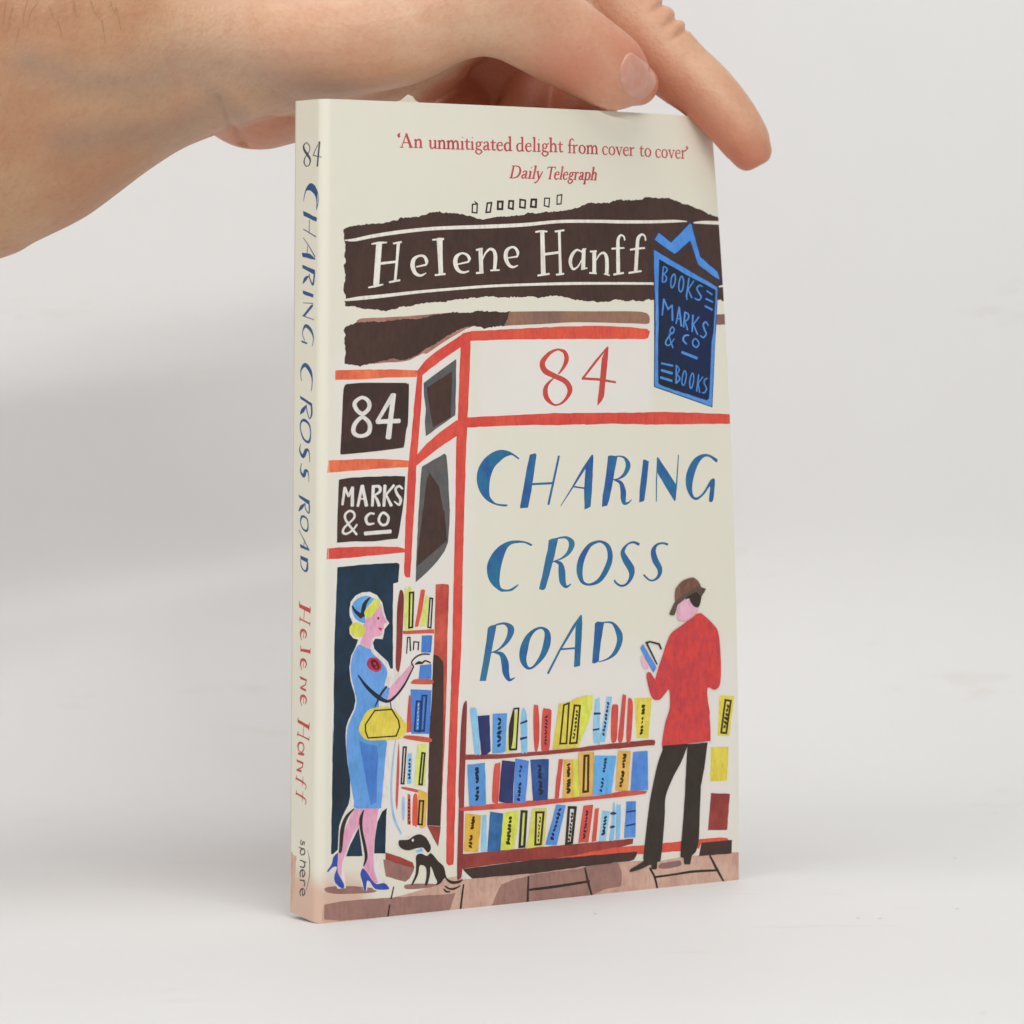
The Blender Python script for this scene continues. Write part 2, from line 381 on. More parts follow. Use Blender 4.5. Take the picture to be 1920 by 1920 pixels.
# Layout of the print: kind (P polygon, C curved outline, R torn outline, S brush stroke, L straight stroke, O/Q closed line),
# ink, layer, then points in 1/100 mm on the card (strokes: third number = width)
COVER = """P peach 1 1908,422 2685,529 3260,633 3732,800 4023,820 4183,731 5063,735 6415,746 7956,733 7956,755 9525,753 10207,688 10951,742 11542,730 12635,724 12870,717 12875,-78 10213,-106 7963,-140 6969,-155 5017,-163 3740,-149 2432,-240 1142,-179 86,-90 83,401 881,488
C mauve 2 145,827 218,861 395,867 776,844 1160,797 1648,702 1546,625 1033,640 524,675 219,741
C mauve 2 2449,722 2579,737 2840,733 3338,680 3286,620 2972,602 2711,607 2476,637
P mauve 2 1822,1400 1887,1390 2263,1265 2732,1132 2707,1047 2604,882 2475,806 2214,882 1903,983
P slab 2 141,448 617,489 1335,478 3656,403 3960,410 3869,211 3766,-119 3083,-157 2439,-212 1099,9 621,17 144,92
P slab 2 5334,504 5656,587 6008,624 6198,664 6415,680 7789,702 7956,755 8933,755 9052,532 9062,329 9036,151 8518,115 8045,-13 8157,-78 6969,-122 5017,-123 5148,211
C mauvedk 2 10222,550 10293,624 10492,638 10894,656 10966,604 10952,526 10780,494 10494,479 10279,500
S ink 3 2137,713,33 2060,426,36
S ink 3 2025,288,36 1955,-83,43
S ink 2 4197,598,41 4139,209,49 4097,-126,46
S ink 3 6157,634,46 6142,237,55 6136,-105,60
S ink 4 6187,300,55 6965,312,71 8042,357,60
S ink 5 7900,704,41 8000,349,60 8143,-71,46
S ink 3 9951,538,49 10110,288,55 10212,-61,46
S ink 4 10110,292,55 10781,312,55 11357,334,66 12170,302,55
S ink 5 11891,702,49 12111,352,66 12362,-24,46
R brown 1 547,16662 643,16706 770,16761 975,16775 1103,16803 1282,16812 1411,16814 1514,16811 1669,16843 1876,16868 1954,16908 2110,16928 2214,16981 2398,16976 2581,16994 2740,17003 2845,17042 3004,17088 3109,17133 3323,17134 3363,17159 3430,17123 3644,17114 3941,17110 4103,17078 4321,17044 4540,16982 4704,16969 4870,16998 5118,17042 5341,17061 5509,17064 5705,17090 5988,17123 6073,17162 6301,17167 6444,17154 6588,17194 6935,17211 7139,17226 7315,17252 7521,17278 7700,17315 7880,17386 8091,17457 8030,17445 8211,17455 8332,17440 8545,17460 8791,17465 8947,17525 9165,17552 9384,17548 9700,17564 9989,17581 10055,17624 10217,17643 10412,17638 10641,17625 10941,17644 11138,17595 11404,17528 11538,17496 11742,17477 11876,17434 12045,17380 12215,17337 12489,17255 12872,17165 13009,17098 13065,16634 13096,16262 13118,15797 13118,15449 13041,14996 12836,14995 12669,15029 12368,15051 10296,15008 10110,15023 10001,15018 9922,14972 9799,14983 9706,14967 9553,15005 9369,14970 9187,14999 8946,15007 8765,14968 8585,14945 8436,14940 8170,14977 7993,14954 7788,14998 7584,14997 7410,15052 7208,15074 7007,15113 6777,15090 6606,15071 6464,15044 6266,15065 6041,15078 5816,15057 5565,15067 5454,15049 5233,15048 5012,15071 4820,15075 4602,15045 4330,15035 4060,15006 3791,14994 3630,14961 3524,14923 3390,14944 2992,14921 2729,14877 2414,14816 2231,14826 2075,14754 1920,14739 1777,14702 1531,14749 1222,14748 991,14801 787,14829 621,14822 595,14939 632,15047 559,15196 578,15367 615,15517 588,15689 569,15817 638,15892 586,16010 610,16160 621,16310 569,16459
S paint 2 595,16412,22 875,16424,72 1414,16523,85 2191,16631,89 3245,16733,85 4870,16805,94 5987,16866,89 7136,16965,81 8474,16992,81 9179,16993,85 10253,17012,81 11170,17045,67 11600,17044,18
S paint 2 11860,17016,31 12188,17031,76 12893,17031,98
S paint 2 627,14972,54 1041,15016,89 1684,15072,85 2727,15174,72 3789,15256,67 4874,15328,67 5985,15372,67 7413,15410,72 8744,15423,67 10187,15428,63 10234,15417,49
S paint 2 12697,15365,31 12958,15401,67
L paint 3 1583,16353,139 1506,15341,143
L paint 3 2146,16371,81 2105,15917,63 2057,15441,67
L paint 4 1613,15858,63 2066,15906,58
L paint 2 2683,15788,36 2972,15842,49
L paint 3 3367,16473,148 3388,16038,121 3412,15613,112
L paint 2 3893,15857,36 4250,15926,45
S paint 4 1364,16329,31 1570,16360,54 1803,16371,36
S paint 4 1282,15275,31 1475,15308,54 1702,15353,31
S paint 4 1998,16348,45 2232,16389,49
S paint 4 1888,15408,49 2195,15459,49
S paint 3 2959,15827,31 2985,15925,81 2905,16044,67 2746,16053,54 2602,15965,94 2569,15802,112 2644,15640,89 2803,15576,58 2966,15638,27
S paint 4 3154,16453,40 3487,16479,54
S paint 4 3240,15590,49 3541,15621,49
S paint 3 4239,15926,31 4271,16003,76 4189,16101,63 4027,16132,49 3879,16043,94 3845,15890,112 3921,15726,89 4083,15662,58 4256,15696,36
L paint 3 4611,16248,103 4640,15666,107
S paint 4 4483,16220,49 4666,16253,54
S paint 4 4490,15650,54 4695,15667,54
S paint 5 4667,15963,27 4762,16140,45 4899,16245,63 5023,16209,81 5071,16077,98 5065,15901,94 5044,15725,81
S paint 6 4923,15719,40 5196,15730,40
S paint 2 5467,16033,31 5761,16073,45
S paint 3 5755,16058,31 5775,16173,76 5691,16283,63 5565,16299,54 5425,16213,94 5398,16036,107 5481,15872,85 5621,15807,58 5777,15852,27
L paint 3 6556,16715,112 6586,15638,125
L paint 3 7111,16724,76 7124,16189,72 7140,15664,81
L paint 4 6634,16138,67 7086,16188,63
L paint 3 7916,16276,103 7886,15794,112
L paint 3 8264,16224,107 8255,15685,107
S paint 4 6342,16690,45 6528,16715,54 6714,16707,40
S paint 4 6409,15603,49 6774,15650,49
S paint 4 6974,16711,49 7266,16748,49
S paint 4 7004,15630,49 7247,15654,49
S paint 4 7877,16197,36 7686,16258,54 7523,16126,89 7462,15947,94 7548,15780,63 7710,15837,40 7860,16040,31
S paint 5 7848,16246,31 7988,16293,31
S paint 5 7827,15771,40 8019,15806,36
S paint 4 8130,16223,49 8339,16236,49
S paint 4 8097,15684,45 8329,15674,45
S paint 5 8320,16000,27 8442,16148,49 8579,16194,63 8673,16094,98 8687,15869,103 8673,15666,103
S paint 6 8583,15661,31 8772,15626,31
S paint 3 9311,16527,40 9292,16610,45 9185,16654,49 9090,16551,85 9074,16325,103 9067,15680,107
S paint 4 8860,16304,45 9099,16320,49 9290,16327,36
S paint 4 8915,15650,54 9251,15693,49
S paint 3 10047,16531,45 10029,16633,49 9920,16683,54 9790,16584,94 9744,16356,103 9674,15731,103
S paint 4 9499,16285,45 9718,16315,49 10008,16337,45
S paint 4 9435,15695,54 9870,15744,45
O ink 3 4361,17345,35 4511,17354,35 4496,17135,35 4353,17143,35
S ink 4 4423,17425,22 4506,17354,44
O ink 3 4819,17382,41 4952,17396,41 4911,17164,41 4781,17151,41
O ink 2 5151,17426,55 5299,17429,55 5285,17243,55 5146,17241,55
O ink 2 5503,17450,49 5635,17449,49 5621,17249,49 5486,17274,49
O ink 2 5852,17491,46 6017,17472,46 6002,17283,46 5841,17302,46
O ink 2 6216,17498,55 6365,17501,55 6353,17312,55 6193,17320,55
O ink 2 6642,17540,33 6798,17543,33 6776,17324,33 6623,17357,33
O ink 2 7049,17615,33 7202,17641,33 7176,17412,33 7041,17396,33
P mauvehi 2 918,14379 968,14490 1096,14533 2207,14577 2994,14622 3739,14677 4332,14667 4605,14404 4172,14273 3957,14164 3636,14016 3344,13860 3001,13666 2896,13677 2686,13591 2503,13512 2294,13479 2086,13465 1749,13456 1439,13425 1309,13544 1435,13974
R brown 3 600,14319 714,14366 918,14426 1328,14458 1689,14447 2077,14502 2600,14524 2731,14513 2942,14556 3259,14622 3739,14677 3793,14699 3954,14667 4332,14678 4549,14722 4712,14734 4658,14716 4767,14712 4931,14701 5013,14717 5234,14691 5552,14702 5455,14515 5345,14349 5015,14327 4714,14273 4605,14317 4442,14334 4171,14321 3903,14230 3582,14077 3211,13882 3264,13915 2948,13775 2738,13645 2476,13549 2215,13514 2007,13551 1696,13495 1439,13447 1182,13416 1054,13370 926,13407 595,13430 631,13655 615,13976 630,13805 590,14019 627,14105 575,14233
C mauvebar 4 5510,14680 5594,14700 6833,14714 8284,14714 9484,14717 9943,14688 10095,14609 10116,14473 10027,14398 9476,14409 7695,14438 6547,14393 5483,14356 5339,14345 5455,14515
P mauvebar 1 12337,14635 13146,14653 13122,14386 12319,14370
P red 4 4933,14233 4442,14225 4118,14175 3743,13968 3266,13708 2950,13492 2819,13352 2741,13266 2716,13060 2873,13141 3136,13317 3532,13554 4039,13836 4308,13977 4934,13995
P orange 5 347,13278 1183,13291 2087,13292 2741,13261 2703,13099 1959,13096 1185,13057 344,13051
P orange 1 173,11116 945,11133 1716,11124 2522,11064 2497,10907 1718,10891 948,10854 138,10822
P red 1 157,9007 963,9019 1733,8998 2200,8974 2421,8910 2409,8831 1735,8800 965,8762 136,8743
P red 6 2728,13255 2666,12670 2545,11480 2496,11069 2459,10724 2427,9815 2410,9729 2374,8323 2401,8253 2453,8219 2557,8219 2650,9722 2709,10588 2707,10826 2731,11151 2767,11476 2852,12451 2878,13150
P red 7 2743,11212 3017,11471 3412,11747 3902,12028 3996,12000 3998,11672 3878,11626 3414,11377 2889,11050 2719,10939 2497,10918
P red 1 4224,12095 4941,12113 5653,12130 6767,12159 8194,12150 8484,12150 9366,12138 10568,12143 11803,12098 12881,12047 12945,12044 12929,11797 12872,11800 11790,11811 10256,11818 8772,11871 7903,11852 7903,11870 7048,11854 6207,11878 5105,11862 4292,11842 4185,11844
P redor 5 4334,14220 4605,14229 5705,14272 7116,14333 8426,14348 9474,14314 10022,14268 10119,14200 10052,14041 9922,14007 7981,14017 5984,14010 4606,13996 4335,13997
P red 8 4028,13967 3989,13311 3942,12110 3893,11346 3882,9774 3867,9250 3848,8159 3836,7985 3808,6240 3754,4715 3719,4063 3674,3019 3676,1187 3703,1137 3756,1097 3888,1115 3900,1256 3934,2564 3959,3873 4002,5138 4086,6445 4115,7974 4102,7931 4134,9242 4189,11122 4237,12106 4301,13309 4314,13966 4307,14185 4064,14164
P grey 9 2914,12950 3401,13250 3885,13535 3884,12875 3862,12155 2990,11652 2955,12015 2985,12319 2924,12667
P brown 10 3007,12840 3761,13237 3752,12658 3728,12113 3199,11860 3144,12121 3049,12557
P grey 9 2877,10909 3548,11218 3607,11166 3658,10696 3717,9822 3722,9909 3706,9474 3669,9039 3565,8824 3381,8613 3041,8320 2715,8094 2725,8527 2769,9502 2840,10585
P brown 10 3107,10770 3395,10398 3518,9828 3558,9805 3642,9083 3300,8855 2751,8483 2774,8851 2974,10256 3024,10580
C sign 8 637,12927 751,12952 1186,12974 1960,12965 2363,12959 2450,12932 2482,12867 2462,12023 2411,11807 2362,11483 2336,11408 2258,11377 1457,11306 613,11253 526,11259 505,11324 532,11837 553,12264 580,12778
Q white 9 1112,12618,81 1305,12523,98 1314,12351,98 1136,12224,98 956,12334,98 913,12496,98
Q white 10 1129,12139,89 1335,11985,103 1311,11760,103 1068,11687,89 884,11778,103 918,11981,103
L white 9 2014,12677,107 1554,12025,89
L white 10 1554,12025,112 2214,12037,107
L white 11 2035,12687,112 1941,12030,121 1888,11625,134
P sign 7 478,10650 694,10678 1205,10698 2108,10703 2394,10682 2359,10163 2322,9883 2248,9474 2177,9174 1475,9132 962,9148 427,9131 435,9785 471,10640
L white 8 577,10042,58 640,10454,67
L white 9 640,10454,63 749,10237,54
L white 10 749,10237,54 861,10459,63
L white 11 861,10459,72 858,10005,81
L white 8 1019,9994,63 1135,10485,76
L white 9 1145,10491,76 1267,9998,85
L white 10 1068,10171,36 1222,10167,36
L white 8 1463,10477,81 1437,9989,67
L white 8 1799,10480,76 1772,9980,72
L white 9 2063,10478,63 1832,10252,54 1989,9979,76
S white 9 1464,10462,58 1631,10451,76 1650,10332,67 1465,10234,36
S white 10 1486,10250,40 1569,10141,67 1635,9988,81
S white 10 2311,10381,49 2214,10452,58 2110,10386,63 2158,10255,67 2255,10133,76 2217,9998,58 2074,10084,31
S white 8 997,9555,49 883,9430,45 705,9339,54 598,9374,58 628,9480,54 779,9604,49
S white 12 784,9604,49 919,9729,54 895,9847,58 777,9887,54 663,9811,58 664,9693,58 806,9507,58 991,9310,54
S white 8 1495,9798,49 1366,9806,58 1252,9698,72 1317,9556,63 1492,9566,45
Q white 8 1765,9816,63 1903,9711,63 1863,9550,63 1729,9522,63 1630,9622,63 1663,9750,63
L white 8 1224,9329,94 1976,9357,94
O navyline 3 10377,16558,55 10530,16732,55 10972,16487,55 11722,17004,55 11770,16959,55 12030,16133,55 12662,15747,55 12741,15550,55 12549,15618,55 11948,15936,55 11690,16555,55 11087,16202,55 10738,16369,55
P signblue 4 10377,16558 10530,16732 10972,16487 11722,17004 11770,16959 12030,16133 12662,15747 12741,15550 12549,15618 11948,15936 11690,16555 11087,16202 10738,16369
O navyline 5 10333,16295,49 12621,15348,49 12620,15260,49 12520,14636,49 12395,13805,49 12206,12264,49 10238,12802,49 10279,13813,49 10324,15315,49
P signblue 6 10333,16295 11426,15839 12621,15348 12620,15260 12520,14636 12444,14035 12380,13574 12206,12264 11198,12541 10238,12802 10279,13813 10345,14632 10324,15315
P signdark 7 10514,16058 11417,15689 12561,15278 12479,14751 12387,14174 12305,13920 12236,13345 12131,12472 12039,12416 11201,12621 10467,12818 10362,12876 10384,13813 10430,14405 10441,15088 10469,15544
L signblue 8 10656,15865,40 10600,15477,45
L signblue 8 11575,15576,45 11448,15093,45
L signblue 9 11752,15508,36 11524,15288,31 11648,15071,40
L signblue 8 12216,15253,40 12416,15155,40
L signblue 8 12168,15050,45 12422,14963,45
L signblue 8 12121,14861,49 12386,14762,54
L signblue 8 10563,14621,40 10637,15032,54
L signblue 9 10637,15032,45 10774,14770,40 10922,14880,40
L signblue 10 10922,14880,45 10920,14485,54
L signblue 8 11043,14405,40 11175,14828,45
L signblue 9 11175,14828,45 11228,14340,54
L signblue 10 11091,14542,27 11211,14514,27
L signblue 10 11378,14703,49 11309,14313,40
L signblue 11 11366,14485,27 11446,14240,45
L signblue 8 11664,14623,49 11608,14198,45
L signblue 9 11879,14577,40 11666,14382,31 11803,14124,45
S signblue 9 10675,15877,27 10791,15810,40 10732,15718,36 10647,15678,22
S signblue 10 10659,15671,27 10755,15592,40 10712,15489,40 10599,15461,27
S signblue 10 12057,15361,36 11959,15395,36 11854,15313,45 11929,15187,49 11995,15095,45 11901,15014,40 11749,15060,31
S signblue 12 11378,14703,27 11503,14634,45 11471,14519,40 11349,14455,22
S signblue 10 12209,14354,36 12126,14446,45 12024,14377,49 12079,14220,49 12123,14147,40 12019,14043,40 11902,14094,36
S signblue 8 10891,14176,27 10695,13994,40 10659,13880,40 10783,13852,36 10962,14016,27
S signblue 9 10779,14142,27 10819,13971,31 10905,13783,40
S signblue 8 11490,14102,36 11346,14091,49 11277,13988,54 11399,13873,36
Q signblue 8 11042,15675,40 11079,15572,40 11028,15411,40 10944,15326,40 10900,15410,40 10941,15594,40
Q signblue 9 11315,15624,40 11374,15505,40 11329,15299,40 11244,15225,40 11185,15321,40 11229,15527,40
Q signblue 10 10890,14313,36 10973,14256,36 10905,14149,36 10813,14199,36
Q signblue 11 11726,14010,40 11839,13899,40 11746,13791,40 11621,13854,40 11627,13957,40
L signblue 8 11215,13668,67 11753,13509,72
L signblue 8 10486,13387,49 10880,13320,54
L signblue 9 10480,13209,63 10854,13126,67
L signblue 10 10443,13027,63 10835,12933,63
L signblue 9 11006,13331,40 10978,12870,45
L signblue 8 11788,13084,36 11688,12656,40
L signblue 9 11935,13030,27 11761,12862,27 11797,12621,36
S signblue 10 11012,13335,27 11107,13216,36 11009,13107,22
S signblue 11 11009,13107,27 11113,12987,40 10978,12865,31
S signblue 10 12093,12990,31 12004,12956,40 11968,12864,36 12046,12726,40 11971,12619,36 11885,12624,27
Q signblue 12 11303,13187,34 11345,13076,34 11273,12848,34 11194,12833,34 11183,12941,34 11238,13123,34
Q signblue 8 11584,13116,34 11609,12983,34 11536,12766,34 11472,12750,34 11457,12892,34 11519,13075,34
S red84 1 7056,13758,49 6885,13714,72 6714,13615,103 6550,13427,139 6628,13227,148 6939,13091,130 7280,12954,134 7427,12752,139 7335,12552,89 7135,12399,54 6908,12375,54 6689,12537,125 6641,12738,125 6718,12893,81 6911,13042,27
S red84 2 7056,13758,49 7256,13691,94 7323,13512,125 7225,13312,85 7062,13141,36
L red84 1 8654,13797,40 8267,13439,67 7841,13021,58
L red84 2 7826,13021,63 8349,12994,67 8920,12917,54
P red84 3 8679,13842 8702,13797 8680,13594 8604,13032 8533,12561 8459,12449 8312,12325 8319,12473 8360,12697 8424,13146 8473,13528
C ink_blue 1 5826,11049 5793,11032 5628,11124 5551,11136 5381,11087 5217,10980 5055,10840 4952,10623 4915,10448 4908,10228 4949,10095 5086,9971 5249,9933 5440,9917 5462,9888 5385,9868 5113,9911 4841,10028 4651,10209 4542,10435 4525,10655 4594,10872 4755,11067 4999,11215 5216,11273 5435,11255 5627,11181 5806,11071
P ink_blue 2 6152,11137 6318,11172 6366,11133 6346,11034 6208,10239 6104,9832 6085,9817 5851,9811 5851,9851 5987,10466 6069,10840
L ink_blue 1 7068,11085,54 6904,10488,58 6736,9881,58
L ink_blue 3 6222,10401,54 6862,10411,58
L ink_blue 2 7122,9833,18 7466,10252,40 7866,10756,76 8126,11075,40
P ink_blue 3 8121,11097 8155,11103 8172,11018 8120,10190 8075,9799 8003,9757 7875,9722 7863,10197 7912,10755 7930,10866
L ink_blue 4 7495,10311,40 7883,10257,40
P ink_blue 1 8646,11057 8733,11067 8960,11042 8813,10464 8678,9951 8610,9800 8432,9773 8463,10069 8583,10627
S ink_blue 2 8922,11043,27 9170,11006,58 9302,10813,134 9193,10590,98 8987,10471,45 8784,10452,27
S ink_blue 3 8842,10441,27 9044,10369,94 9129,10164,148 9132,9961,143 9169,9843,89 9300,9855,49 9406,9935,18
P ink_blue 1 9802,10938 9876,10936 9994,10884 9909,10324 9828,9908 9783,9871 9650,9849 9670,10150
L ink_blue 1 10280,10973,22 10236,10361,36 10222,9858,27
P ink_blue 2 10271,10985 10301,10991 10354,10937 10913,10253 10873,9879 10821,9855 10299,10541 10251,10633
L ink_blue 3 10999,11031,27 10907,10253,40 10842,9864,36
C ink_blue 1 12352,10859 12300,10810 12230,10850 12064,10953 11877,10950 11692,10805 11528,10512 11441,10194 11474,9987 11563,9926 11717,9981 11875,10118 12037,10320 12133,10391 12231,10368 12203,10082 12140,9820 12011,9810 12024,9995 12050,10189 11872,10018 11715,9908 11561,9857 11381,9940 11243,10176 11230,10450 11346,10722 11568,10945 11850,11035 12066,11017 12311,10911
C ink_blue 1 6230,8881 6183,8865 5990,8940 5771,8947 5580,8918 5444,8804 5326,8543 5256,8282 5230,8019 5277,7863 5394,7812 5557,7818 5775,7913 5800,7893 5612,7770 5394,7757 5259,7771 5014,7935 4878,8138 4845,8407 4957,8649 5172,8861 5443,8985 5716,9017 5990,8986 6189,8922
P ink_teal 1 6745,8992 6848,9022 7048,9043 6931,8597 6765,8114 6655,7808 6613,7761 6544,7746 6442,7776 6571,8233 6709,8738
S ink_teal 2 7015,9026,40 7295,9037,67 7468,8890,152 7378,8671,107 7154,8522,49 6876,8443,31
S ink_blue 3 6903,8454,27 7098,8391,103 7154,8211,174 7182,7942,161 7288,7805,76 7439,7861,27
Q ink_blue 4 8411,8895,63 8625,8762,116 8692,8490,139 8578,8202,148 8335,7920,112 8024,7829,58 7798,7914,89 7714,8190,161 7786,8500,161 7999,8783,112 8198,8879,76
S ink_blue 5 9624,8784,76 9447,8846,58 9244,8792,49 9098,8610,116 9197,8404,174 9367,8172,183 9365,7969,112 9220,7795,63 9033,7757,54 8876,7838,54 8825,7905,45
S ink_blue 6 10574,8751,63 10397,8791,49 10205,8748,67 10100,8597,134 10155,8369,166 10304,8137,139 10266,7957,89 10118,7861,49 9958,7867,45 9777,8003,49
P ink_teal2 1 4880,6885 4966,6934 5149,6959 5049,6530 4931,5987 4832,5574 4639,5580 4730,5997 4834,6540
S ink_teal2 2 5120,6945,45 5398,6965,63 5584,6814,170 5482,6554,116 5239,6345,49 4997,6265,31
S ink_blue 3 5051,6271,27 5294,6210,112 5404,5985,183 5437,5740,161 5541,5563,81 5709,5609,22
Q ink_blue 4 6547,6803,58 6701,6673,139 6691,6407,188 6549,6104,139 6275,5847,58 6084,5839,81 5960,6045,166 5986,6309,206 6108,6590,143 6327,6768,72
L ink_teal2 5 6729,5662,58 7100,6232,54 7545,6813,76 7755,7060,40
P ink_blue 6 7761,7082 7786,7063 7800,6846 7727,5799 7546,5773 7535,5809 7573,6410 7587,6788
L ink_blue 7 7142,6245,45 7559,6250,45
P ink_blue 1 8196,6845 8275,6887 8496,6863 8387,6370 8321,5881 8189,5829 8105,5851 8161,6381
S ink_blue 2 8459,6856,31 8757,6824,63 8960,6568,157 8982,6342,148 8839,6079,112 8612,5933,49 8316,5865,22
P door 1 445,8545 1222,8581 2177,8590 2242,8545 2207,8114 2064,8087 2057,7363 2068,6024 1978,6018 1627,6240 1501,5924 1253,4862 1138,3408 1016,2665 765,2255 617,1602 323,1651 330,2608 337,3249 350,4744 367,4230 372,6624 404,7434
P white 4 797,7503 834,7695 973,7839 1151,7907 1382,7913 1588,7825 1745,7635 1798,7418 1864,7242 1955,7130 1815,6986 1802,6900 1765,6751 1546,6772 1482,6678 1522,6525 1704,6366 1911,6204 2004,6005 2276,5991 2286,4801 1978,4431 1940,2707 1876,2636 1761,2569 1634,2298 1556,1873 1558,1550 1771,1360 1800,992 1957,785 1988,696 1906,633 1700,629 1545,700 1402,895 1353,680 1263,692 1223,824 1152,1066 1143,1196 1258,1294 1217,1523 770,1552 645,1386 724,1080 751,799 523,797 415,956 392,1214 228,1217 202,1251 327,1412 376,1643 515,1739 526,1952 548,2314 635,2522 811,2809 860,2998 857,3427 777,3797 722,4293 706,4723 715,4465 731,4678 794,4846 945,5095 994,5306 967,5458 850,5786 809,6110 857,6386 983,6594 1058,6773 917,6812 815,6924 801,7032 889,7188 811,7353
P door 5 1109,2229 1149,2011 1225,1533 750,1560 870,1840
P door 5 1787,2571 1920,2643 1894,2063 1886,1541 1558,1571 1574,1893 1647,2318
C hat 5 878,7618 974,7732 1126,7801 1306,7821 1486,7754 1543,7719 1384,7607 1245,7463 1246,7312 1285,7192 1234,7158 1080,7208 952,7304 874,7457
S ink_dk 6 878,7590,38 976,7453,71 1156,7327,120
S ink_dk 7 1388,7779,33 1230,7614,98 1176,7333,98
C lime 8 1245,7463 1512,7727 1628,7709 1688,7638 1617,7512 1438,7325 1290,7285 1240,7356
C pink 9 1259,7258 1438,7315 1617,7501 1698,7599 1725,7550 1746,7420 1799,7288 1883,7172 1844,7135 1806,7105 1794,7008 1755,6945 1725,6850 1494,6806 1430,6723 1419,6595 1342,6540 1123,6648 1160,6801 1211,6884 1248,7011 1184,7100 1265,7183
C lime 10 801,7032 838,7126 953,7192 1106,7168 1209,7099 1254,6990 1186,6860 1058,6827 904,6873
C plum 10 1631,7296 1665,7262 1632,7227 1598,7265
P lips 10 1621,7038 1755,7023 1704,6943
C dress 10 1085,6654 1162,6618 1342,6545 1419,6526 1471,6420 1705,6236 1861,6056 1906,5903 1851,5733 1839,5604 1995,5527 1932,5297 1867,5264 1674,5247 1663,5097 1514,4416 1889,4285 1878,4006 1819,3362 1759,2763 1683,2645 1016,2704 963,2884 870,3319 790,3753 748,4184 741,4506 746,4506 775,4676 845,4843 975,5093 1019,5305 967,5522 875,5849 842,6087 896,6384 984,6551
P midblue 11 1099,4330 1413,4218 1619,4162 1660,3912 1625,3375 1610,2795 1446,2748 1318,3289 1184,3942
C pink 11 1994,5563 2277,5818 2613,6108 2671,6036 2511,5806 2280,5472 2074,5306 1914,5261 1949,5426
S ink_dk 12 1066,5908,33 1298,5633,76 1635,5357,104 1919,5233,71 2151,5350,60 2409,5617,49 2671,6036,33
S ink_dk 13 1885,5595,49 1737,5437,55 1610,5229,38 1554,5113,22
C brooch 13 1319,6234 1421,6319 1601,6295 1718,6171 1732,6041 1604,5961 1423,6024 1320,6127
C plum 14 1421,6250 1550,6266 1654,6163 1667,6055 1552,6018 1448,6120
C brooch 15 1499,6204 1563,6190 1577,6135 1512,6138
C brooch 16 1564,6103 1615,6112 1603,6048 1557,6061
S ink 13 2671,6036,33 2613,6148,33 2742,6271,38 2925,6327,38 3140,6317,33
S ink 14 2723,6094,33 2822,6126,71 2927,6116,49 3018,6164,38 3168,6104,33
C yellow 14 1089,4614 1177,4823 1329,5030 1560,5102 1766,5112 1972,5090 2154,4982 2311,4822 2416,4707 2488,4573 2419,4404 2238,4296 1772,4303 1361,4324 1180,4437
S ink 15 1997,5207,22 2025,5033,27
O ink 16 1547,5032,35 2037,5032,35 2234,4761,35 2274,4586,35 2172,4376,35 1360,4378,35 1282,4538,35 1280,4710,35
P pink 11 985,2700 1208,2677 1158,2462 1101,2251 945,2070 794,1781 694,1553 632,1387 627,1105 515,1118 528,1652 591,1776 689,2175 864,2526
P pink 12 1208,2684 1683,2650 1634,2384 1561,1872 1538,1551 1546,1228 1672,847 1544,845 1388,1025 1258,1272 1312,1526 1254,1724 1174,2117 1166,2440
S ink 12 970,2694,27 762,2512,82 638,2222,98 591,1733,76 546,1689,44
S ink 13 1247,2638,27 1171,2439,82 1187,2159,66 1306,1677,76 1323,1461,66 1258,1290,33
C shoe 13 389,1573 490,1655 521,1627 509,1226 596,1069 689,911 700,812 599,820 445,953 419,1105 481,1271 475,1336 366,1323 253,1236 215,1250 340,1411
C shoe 14 1245,1235 1362,1114 1518,907 1647,819 1853,825 1988,713 1958,664 1648,690 1545,754 1441,892 1356,916 1329,703 1276,697 1236,866 1170,1065 1182,1171
C dkred 13 2265,7921 2352,7859 2372,7609 2346,6961 2312,6314 2250,5967 2198,5948 2145,6106 2161,6754 2173,7402 2210,7724
P brick2 15 3306,8017 3504,8024 3692,8002 3704,7925 3671,6901 3654,5593 3600,4027 3542,3028 3497,2090 3103,2135 3149,4577 3198,4965 3255,6050 3277,6702
P brown 16 3253,6311 3399,6260 3553,6100 3564,5380 3547,4074 3560,4116 3489,2091 3098,2141 3122,3057 3154,4577 3210,5182 3237,6051
P brick 17 3098,2128 3503,2076 3430,1594 3303,1782
P orange2 16 2346,6923 3262,6920 3268,6822 2360,6848
C orange2 17 2612,5671 2747,5729 3206,5694 3199,5585 2648,5619
C orange2 17 2401,4351 2549,4370 3156,4272 3144,4164 2446,4294
C brickpale 1 2351,3127 2560,3096 2826,3019 2827,2954 2378,3071
C limepale 14 2398,7911 2455,7942 2599,7925 2651,6991 2411,6954
O ink 15 2542,7845,46 2652,7849,46 2627,6999,46 2528,6992,46
P redor 16 2866,7893 2926,7916 2997,7883 2904,7370 2797,7010 2697,7006
P limepale 17 3014,7774 3103,7720 3051,7016 2828,7013 2917,7370
O ink 18 3143,7690,35 3217,7677,35 3169,6963,35 3085,6984,35
L ink 14 2463,6367,25 2491,6760,30 2556,6757,33 2577,6427,38
L ink 1 2663,6444,33 2677,6643,35 2818,6625,35 2801,6437,38
P midblue 16 2908,6784 3216,6774 3179,6354 2893,6372
P midblue 18 2862,6066 3195,6075 3198,5711 2820,5731
P orange2 15 2541,5345 2625,5349 2627,4456 2478,4439 2505,5005
P midblue 18 2587,5488 3200,5433 3150,4366 2614,4409
O navyline 19 2933,5317,46 3056,5310,46 2985,4452,46 2882,4463,46
O navyline 20 2764,5186,46 2887,5179,46 2862,4449,46 2713,4473,46
